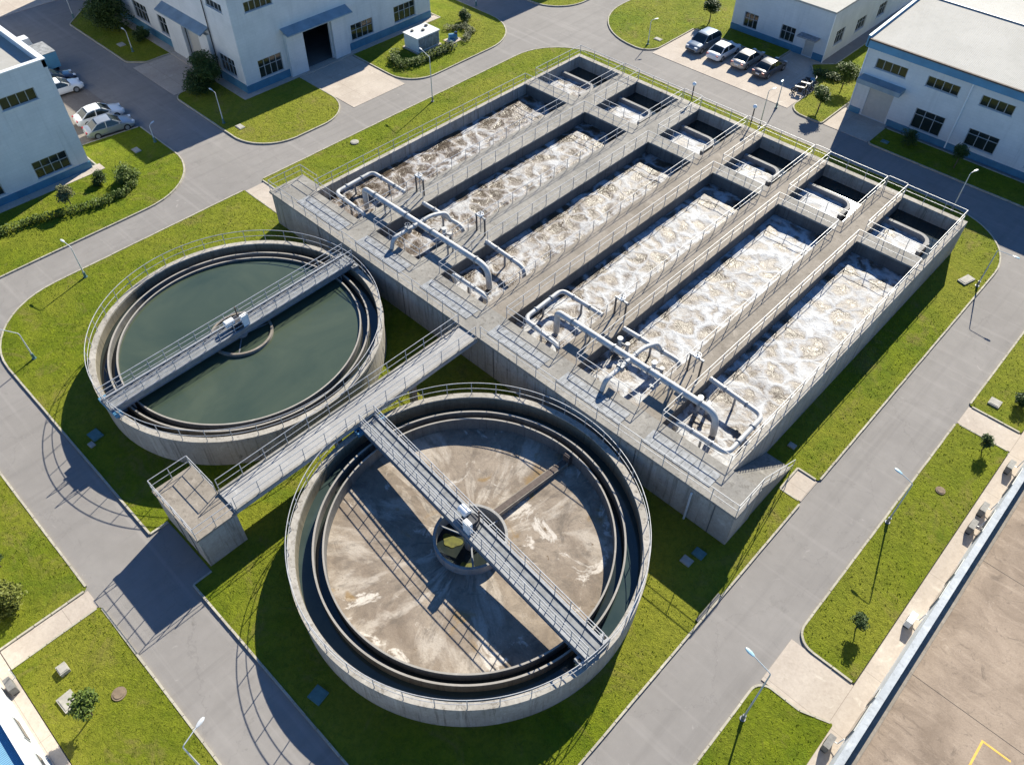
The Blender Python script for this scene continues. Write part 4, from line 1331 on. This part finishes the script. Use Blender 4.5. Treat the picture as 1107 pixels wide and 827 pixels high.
P(MB().box(xd - .1, 75, 48.7, 48.99, HD - .85, HD - .02), 'eaves_band', M['blue'], hd)
P(MB().box(xd, 75, 48.5, 48.72, HD - .08, HD + .06), 'gutter', M['rust'], hd)
P(MB().box(xd, 75, 59.9, 60.1, HD + .74, HD + .86), 'ridge_cap', M['steel'], hd)
P(MB().add([(xd - .25, 48.7, HD - .8), (xd, 48.7, HD - .8), (xd, 48.7, HD + .25), (xd - .25, 48.7, HD + .25), (xd - .25, 60, HD - .1), (xd, 60, HD - .1), (xd, 60, HD + 1.), (xd - .25, 60, HD + 1.), (xd - .25, 71.2, HD - .8), (xd, 71.2, HD - .8), (xd, 71.2, HD + .25), (xd - .25, 71.2, HD + .25)],
             [(0, 1, 2, 3), (8, 9, 10, 11), (0, 4, 5, 1), (1, 5, 6, 2), (2, 6, 7, 3), (3, 7, 4, 0), (4, 8, 9, 5), (5, 9, 10, 6), (6, 10, 11, 7), (7, 11, 8, 4)]), 'verge', M['blue'], hd)
for h in df:
    if h[2] > .5:
        window(hd, 1, 49.0, h, -1, 4 if h[2] > 4 else 3, 0 if h[2] > 4 else .68)
P(MB().box(24.4, 26.9, 49.1, 49.16, .06, 3.05), 'shutter_door', M['door'], hd)
P(MB().box(23.3, 27.7, 47.7, 48.99, 3.6, 4.05), 'canopy', M['bluegrey'], hd)
for bb in ((xd, 24.2, 48.92, 48.998, .02, .6), (27.1, 75, 48.92, 48.998, .02, .65)):
    P(MB().box(*bb), 'blue_plinth', M['bluetile'], hd)
P(MB().tube([(33.2, 48.9, .1), (33.2, 48.9, 6.6)], .07, 8), 'downpipe', M['whitemetal'], hd)
P(MB().tube([(23.0, 48.9, .1), (23.0, 48.9, 6.6)], .05, 8), 'downpipe', M['whitemetal'], hd)

# low building with a bare screeded roof, bottom right
he = thing('pump_house', 'long low building with white parapet and stained brown flat roof at the lower right', 'building', (65, 10, 0))
P(MB().box(52.98, 53.25, -40, 60, 0, 3.0), 'wall', M['wall_white'], he)
P(MB().box(52.93, 53.29, -40, 60, 3.0, 3.07), 'parapet_cap', M['cap_grey'], he)
P(MB().box(53.3, 110, -40, 60, 0, 2.35), 'roof', M['roof_slab'], he)
mb = MB()
for y in (-20, -12.8, -3.9, 5., 14., 23.):
    mb.box(53.75, 110, y - .012, y + .012, 2.35, 2.354)
P(mb, 'roof_joint', M['dark'], he)
P(MB().box(53.3, 53.75, -40, 60, 2.351, 2.37), 'roof_gutter', M['conc_warm'], he)
P(MB().box(57.57, 57.67, -8.6, -4.61, 2.351, 2.356).box(57.67, 58.95, -4.71, -4.61, 2.351, 2.356), 'yellow_line', M['yellow'], he)
for y0, y1 in ((-13, -11.5), (-8.4, -6.6), (-6.2, -5.6), (1.2, 2.6), (3.2, 4.5), (7., 9.), (11.5, 13.2)):
    f = P(MB().box(52.93, 52.98, y0, y1, .8, 2.2), 'window', M['frame'], he)
    g = MB().box(52.90, 52.93, y0 + .08, y1 - .08, .88, 2.12)
    g.v = [(x - 65, y - 10, z) for x, y, z in g.v]
    g.build('pane', M['glass'], f)

# low building with blue roof, bottom left
hf = thing('store_shed', 'low white walled building with blue ribbed roof at the lower left corner', 'building', (20, -45, 0))
P(MB().box(-10, 60, -36.42, -36.12, 0, 3.0), 'wall', M['wall_white'], hf)
P(MB().box(-10, 60, -36.48, -36.05, 3.0, 3.08), 'parapet_cap', M['whitemetal'], hf)
P(MB().add([(-10, -36.42, 2.78), (60, -36.42, 2.78), (60, -48, 3.4), (-10, -48, 3.4), (-10, -36.42, 0), (60, -36.42, 0), (60, -48, 0), (-10, -48, 0)], [(0, 1, 2, 3), (1, 5, 6, 2), (2, 6, 7, 3), (3, 7, 4, 0)]), 'roof', M['roof_blue'], hf)
for x0, x1 in ((23.2, 24.6), (25.6, 27.), (16, 17.4)):
    f = P(MB().box(x0, x1, -36.12, -36.07, 1.6, 2.3), 'window', M['frame'], hf)
    g = MB().box(x0 + .08, x1 - .08, -36.07, -36.04, 1.68, 2.22)
    g.v = [(x - 20, y + 45, z) for x, y, z in g.v]
    g.build('pane', M['glass'], f)

# hall beyond the top edge whose shadow lies on the road there
hg = thing('storage_hall', 'white hall beyond the top edge that shades the road there', 'building', (-40, 60, 0))
P(MB().box(-60, -20.7, 52, 72, 0, 9.6), 'wall', M['wall_white'], hg)
P(MB().box(-60.1, -20.6, 51.9, 72.1, 9.6, 9.8), 'roof', M['roof_cream'], hg)

# air conditioners standing on the strip by the low buildings
for lab, x, y, a in (('air conditioner unit by the low wall beside the near path', 52.45, -8.9, 0), ('white air conditioner unit by the low wall, at the middle of the strip', 52.5, .2, 0), ('grey air conditioner unit by the low wall below the upper shrub', 52.5, 10.2, 0), ('dark air conditioner unit by the low wall, close under the grey one', 52.5, 8.5, 0), ('large air conditioner unit by the low wall near the upper path', 52.45, 14.6, 0), ('small air conditioner unit by the white wall at the lower left', 20.4, -35.75, 90)):
    root = thing('air_conditioner', lab, 'air conditioner', (x, y, .08), R(a), 'air conditioner units along the walls')
    MB().box(-.17, .17, -.4, .4, .1, .65).build('casing', M['whitemetal'] if 'white air' in lab else M['dullmetal'], root)
    MB().tube([(-.18, 0, .38), (-.17, 0, .38)], .24, 18).build('fan_grille', M['black'], root)
    MB().box(-.15, .15, -.4, -.34, 0, .1).build('foot', M['black'], root)
    MB().box(-.15, .15, .34, .4, 0, .1).build('foot', M['black'], root)
    MB().tube([(.2, .3, .3), (.35, .3, .35), (.42, .3, 1.2)], .03, 6).build('hose', M['whitemetal'], root)

# transformer cabinet and blue unit on the lawn at the top
tc = thing('transformer_cabinet', 'white flat topped transformer cabinet inside the hedge by the road', 'cabinet', (-18.4, 28.1, .1))
P(MB().box(-19.6, -17.0, 25.9, 29.5, .1, .25), 'plinth', M['conc_pad'], tc)
P(MB().box(-19.4, -17.15, 26.1, 29.3, .25, 1.75), 'casing', M['whitemetal'], tc)
P(MB().box(-19.5, -17.05, 26.0, 29.4, 1.75, 1.85), 'lid', M['wall_white'], tc)
for k in range(3):
    P(MB().box(-17.15, -17.11, 26.25 + k * 1.02, 27.2 + k * 1.02, .35, 1.65), 'door', M['cover'], tc)
P(MB().cyl((-18.9, 26.9), .18, 1.85, 1.98, 12).cyl((-18.2, 27.9), .2, 1.85, 1.98, 12).cyl((-18.8, 28.9), .2, 1.85, 1.98, 12), 'vent', M['darksteel'], tc, True)
bu = thing('pump_unit', 'small dark blue pump unit on a slab beside the white cabinet', 'pump', (-17, 31.2, .1))
P(MB().box(-17.6, -16.2, 30.3, 32.0, .1, .17), 'slab', M['conc_pad'], bu)
P(MB().tube([(-17.2, 30.8, .55), (-16.7, 31.6, .55)], .3, 14), 'motor', M['blue'], bu, True)
P(MB().box(-17.3, -16.6, 30.7, 31.7, .17, .35), 'base_frame', M['blue'], bu)
P(MB().cyl((-16.75, 31.5), .18, .3, 1.0, 12), 'pump_head', p_dark, bu, True)

# lids and inspection slabs in the lawns
def lid(label, x, y, w, d, h=.16, rz=0, mat='ironlid', rnd=False):
    mb = MB()
    if rnd:
        mb.cyl((0, 0), w / 2, -.05, h, 24).cyl((0, 0), w / 2 * .75, h, h + .03, 24)
    else:
        mb.obox((0, 0, h / 2 - .03), (w, d, h + .06)).obox((0, 0, h + .015), (w * .8, d * .8, .03))
    o = mb.build('inspection_cover', M[mat])
    o.location = (x, y, .1)
    o.rotation_euler = (0, 0, rz)
    return tag(o, label, 'inspection cover', 'inspection covers in the lawns')
lid('teal cover in the shaded grass left of the water filled tank', 7.75, -24.75, .9, .7, .1, R(5), 'teal')
lid('pale slab lying beside the teal cover in the shaded grass', 8.3, -25.3, .5, .35, .05, R(5))
lid('teal cover in the shaded grass below the drained tank', 32.1, -25.0, .8, .8, .1, R(10), 'teal')
lid('teal cover in the shade under the stair corner', 41.6, -4.35, .7, .6, .1, 0, 'teal')
lid('pale cover in the shade under the stair corner', 41.35, -5.25, .65, .55, .08, 0)
lid('pale slab cover on the grass by the curved kerb right of the basins', 42.8, 31.1, 1.3, .7, .12, R(75))
lid('round worn cover on the grass right of the lamp post', 50.0, 10.0, .6, .6, .06, 0, 'soil', True)
lid('square pale cover on the grass at the right edge', 49.6, 19.7, .75, .75, .12)
lid('larger square slab cover on the lower left lawn', 23.1, -34.1, 1.0, .8, .1, R(3))
lid('small raised square cover on the lower left lawn', 21.35, -33.5, .6, .5, .25, 0)
lid('round bare manhole with soil rim on the lower left lawn', 24.6, -32.1, .75, .75, .05, 0, 'soil', True)
lid('round pale cover on the grass strip along the first basin', -8.0, 9.7, .8, .8, .1, 0, 'ironlid', True)
lid('square cover on the lawn beside the left car park', -21.6, -5.6, .9, .6, .06)
lid('square cover on the shaded lawn by the far side door', -42.5, 4.1, .9, .7, .08)
lid('square cover on the rounded lawn by the hall corner', -18.2, 3.6, .9, .6, .06)
lid('pale cover on the shaded grass left of the stairs', 41.4, 6.6, .5, .4, .1)
lid('square cover on the shaded lawn before the warehouse', 28.6, 45.8, .7, .5, .08, 0, 'teal')
lid('square cover on the lawn at the top middle corner', 1.0 - 1.3, 47.9, .9, .6, .06)
gt = tag(MB().box(43.85, 44.02, -7.95, -5.7, .0, .17).build('drain_grate', M['darksteel']), 'iron gully grate set into the right hand kerb', 'drain grate')

# ------------------------------------------------------------------ planting
def leaf_cloud(mb, c, rad, n, size, rr, hollow=.35):
    for _ in range(n):
        u = Vector((rr.gauss(0, 1), rr.gauss(0, 1), rr.gauss(0, 1))).normalized()
        k = hollow + (1 - hollow) * rr.random() ** .5
        wob = 1 + .35 * noise.noise(Vector((u.x * 2 + c[0], u.y * 2 + c[1], u.z * 2)))
        p = Vector(c) + Vector((u.x * rad[0], u.y * rad[1], u.z * rad[2])) * (k * wob)
        a = Vector((rr.gauss(0, 1), rr.gauss(0, 1), rr.gauss(0, .6))).normalized()
        b = a.cross(Vector((rr.gauss(0, .5), rr.gauss(0, .5), 1))).normalized()
        s = size * rr.uniform(.6, 1.3)
        mb.add([p - a * s, p + b * s * .5, p + a * s, p - b * s * .5], [(0, 1, 2, 3)])

def tree(label, x, y, h, r, mat, seed, n=1400, size=.12, cat='tree', name='small_tree', lean=(0, 0), group='small trees on the lawns'):
    rr = random.Random(seed)
    root = thing(name, label, cat, (x, y, .08), 0, group)
    tr_ = MB()
    top = Vector((lean[0], lean[1], h * .62))
    tr_.tube([(0, 0, 0), tuple(top * .5 + Vector((.03, .02, 0))), tuple(top)], [.028 * h, .021 * h, .012 * h], 7)
    lf = MB()
    K = 11
    n, size = int(n * 1.9), size * .78
    for k in range(K):
        t = 2 * PI * k / K + rr.uniform(-.3, .3)
        q = Vector((math.cos(t) * r * rr.uniform(.2, .68), math.sin(t) * r * rr.uniform(.2, .68), h * (rr.uniform(.52, .88) if cat == 'tree' else rr.uniform(.22, .78)))) + Vector((lean[0], lean[1], 0))
        if k == 0:
            q = Vector((lean[0], lean[1], h * .86))
        tr_.tube([tuple(top * .72), tuple((top * .72).lerp(q, .6) + Vector((0, 0, .05))), tuple(q)], [.035, .022, .01], 5)
        rad = r * rr.uniform(.42, .72)
        leaf_cloud(lf, q, (rad, rad, rad * .8), n // K, size, rr, .15)
    tr_.build('trunk', M['bark'], root, True)
    lf.build('crown', M[mat], root)
    return root
def hedge(label, pts, w, h, mat, seed, dens=260, size=.09, cat='hedge', name='hedge', group='clipped hedges'):
    rr = random.Random(seed)
    root = thing(name, label, cat, (pts[0][0], pts[0][1], .1), 0, group)
    mb = MB()
    st = MB()
    for a, b in zip(pts, pts[1:]):
        a, b = Vector((*a, .1)), Vector((*b, .1))
        L = (b - a).length
        m = max(2, int(L / .45))
        for k in range(m + 1):
            c = a.lerp(b, k / m) + Vector((rr.uniform(-.1, .1), rr.uniform(-.1, .1), h * .5)) - Vector((pts[0][0], pts[0][1], .1))
            s = rr.uniform(.8, 1.2)
            leaf_cloud(mb, c, (w * .55 * s, w * .55 * s, h * .55 * s), int(dens * L / m * .9), size, rr, .5)
            st.tube([(c.x, c.y, 0), (c.x, c.y, h * .5)], .03, 5)
    mb.build('foliage', M[mat], root)
    st.build('stem', M['bark'], root)
    return root
tree('small loose tree on the lawn in front of the left hall window', -17.1, -14.1, 2.3, .75, 'leaf_pale', 11)
tree('round dense bush near the corner of the left hall, larger of a pair', -17.4, -8.7, 1.5, 1.1, 'leaf', 12, 2600, .1, 'bush', 'round_bush', group='bushes on the lawns')
tree('round dark bush near the corner of the left hall, smaller of a pair', -18.9, -10.6, 1.2, .7, 'leaf_dark', 13, 1500, .09, 'bush', 'round_bush', group='bushes on the lawns')
hedge('low curved hedge on the lawn before the left hall', [(-17.4, -24), (-17.9, -20), (-17.5, -17), (-16.8, -15.2), (-15.9, -12.4), (-15.8, -10.2), (-16.5, -8.6)], .75, .7, 'leaf', 14, 300)
hedge('curved hedge wrapped round the near end of the white cabinet', [(-18.8, 24.2), (-17.6, 23.0), (-16.3, 22.8), (-15.5, 24.2), (-15.4, 26.2)], 1.1, .8, 'leaf', 15, 420)
hedge('straight clipped hedge between the white cabinet and the road', [(-15.5, 26.4), (-15.4, 29.6)], .9, .85, 'leaf_dark', 16, 520)
hedge('loose reddish hedge behind the blue pump unit', [(-15.7, 31.9), (-16.8, 34.0), (-18.2, 34.2), (-19.2, 32.6)], .9, .6, 'leaf_pale', 17, 280)
tree('dark round bush on the lawn above the blue pump unit', -19.4, 35.4, 1.5, .8, 'leaf_dark', 18, 1500, .1, 'bush', 'round_bush', group='bushes on the lawns')
tree('dense dark bush beside the side door of the big hall', -27.2, 5.6, 3.6, 2.0, 'leaf_dark', 19, 5200, .15, 'bush', 'round_bush', group='bushes on the lawns')
tree('large dark bush at the far end of the shaded lawn', -47.5, 5.6, 3.6, 2.6, 'leaf_dark', 20, 5200, .17, 'bush', 'round_bush', group='bushes on the lawns')
tree('dark bush against the hall wall on the shaded lawn', -41.8, 6.4, 1.5, 1.0, 'leaf_dark', 21, 1500, .12, 'bush', 'round_bush', group='bushes on the lawns')
tree('small dark tree casting its shadow by the leftmost of the four cars', 1.4, 55.7, 2.7, 1.05, 'leaf_dark', 22, 1800, .14)
tree('small tree with bare trunk on the lawn corner beside the motorcycles', 21.0, 46.3, 2.7, 1.0, 'leaf', 23, 1900, .13)
tree('small round tree behind the lawn corner next to the warehouse', 20.4, 52.5, 2.6, 1.15, 'leaf', 24, 1900, .14)
tree('pale yellow tree at the far end of the gap left of the warehouse', 20.9, 63.5, 2.6, 1.0, 'leaf_yellow', 25, 1300, .15)
hedge('dark low hedge beside the small white building door', [(17.0, 53.4), (18.8, 53.6), (20.6, 56.5)], 1.3, .6, 'leaf_dark', 26, 330, .11)
tree('shaded shrub in front of the warehouse ground floor window, left one', 30.4, 46.9, 1.6, .8, 'leaf_dark', 27, 1100, .1, 'bush', 'round_bush', group='bushes on the lawns')
tree('shaded young tree in front of the warehouse windows, right one', 35.3, 46.2, 2.4, .7, 'leaf_dark', 28, 1000, .11)
tree('sprawling yellow green bush at the left edge on the lower lawn', 15.6, -34.1, 1.5, 1.25, 'leaf_yellow', 29, 3000, .11, 'bush', 'round_bush', group='bushes on the lawns')
tree('small dark sapling at the left edge above the yellow green bush', 12.9, -33.2, 1.1, .5, 'leaf_dark', 30, 700, .08)
tree('leaning young tree on the lower left lawn with its shadow', 24.6, -33.6, 2.0, .7, 'leaf', 31, 1000, .12, lean=(.1, .15))
tree('small dark sapling on the right grass strip below the lamp post', 50.55, -2.2, 1.5, .42, 'leaf_dark', 32, 800, .08)
tree('small dark sapling on the right grass strip beside the upper path', 50.6, 15.0, 1.5, .45, 'leaf_dark', 33, 800, .08)
tree('dark shrub on the grass at the right edge of the picture', 50.9, 20.8, 1.2, .6, 'leaf_dark', 34, 900, .09, 'bush', 'round_bush', group='bushes on the lawns')

# ------------------------------------------------------------------ camera
Rc = ((0.7234269, 0.6903396, 0.0092011), (0.5180505, -0.5339741, -0.6682031), (-0.4563739, 0.4881627, -0.7439220))
cam = bpy.data.cameras.new('camera')
cam.sensor_width = 36
cam.lens = 862.27 / 1107 * 36
cam.clip_start = .5
cam.clip_end = 2000
co = bpy.data.objects.new('camera', cam)
COL.objects.link(co)
m = Matrix(((Rc[0][0], -Rc[1][0], -Rc[2][0], 49.8867), (Rc[0][1], -Rc[1][1], -Rc[2][1], -29.6133), (Rc[0][2], -Rc[1][2], -Rc[2][2], 41.8944), (0, 0, 0, 1)))
co.matrix_world = m
scene.camera = co

# ------------------------------------------------------------------ light
EL, AZ = 33.8, 107.0           # sun height, and its bearing counter-clockwise from +x
world = bpy.data.worlds.new('World')
scene.world = world
world.use_nodes = True
wt = world.node_tree
sky = wt.nodes.new('ShaderNodeTexSky')
sky.sky_type = 'NISHITA'
sky.sun_disc = False
sky.sun_elevation = R(EL)
sky.sun_rotation = R(90 - AZ)
sky.air_density = .8
sky.dust_density = 0.0
sky.ozone_density = 4.0
deep = wt.nodes.new('ShaderNodeMix')          # clear autumn air: a deeper blue than the model's default
deep.data_type = 'RGBA'
deep.blend_type = 'MULTIPLY'
deep.inputs[0].default_value = 1
deep.inputs[7].default_value = (.62, .96, 1.22, 1)
wt.links.new(sky.outputs[0], deep.inputs[6])
wt.links.new(deep.outputs[2], wt.nodes['Background'].inputs[0])
wt.nodes['Background'].inputs[1].default_value = .07
sl = bpy.data.lights.new('sun', 'SUN')
sl.energy = 4.8
sl.angle = R(.5)
sl.color = (1, .945, .80)
so = bpy.data.objects.new('sun', sl)
COL.objects.link(so)
d = Vector((math.cos(R(EL)) * math.cos(R(AZ)), math.cos(R(EL)) * math.sin(R(AZ)), math.sin(R(EL))))
so.rotation_euler = d.to_track_quat('Z', 'Y').to_euler()
so.location = d * 100

vs_ = scene.view_settings
vs_.view_transform = 'Standard'
vs_.look = 'None'
vs_.gamma = 1
vs_.use_curve_mapping = False
vs_.exposure = 1.1
scene.cycles.max_bounces = 6
scene.cycles.diffuse_bounces = 3
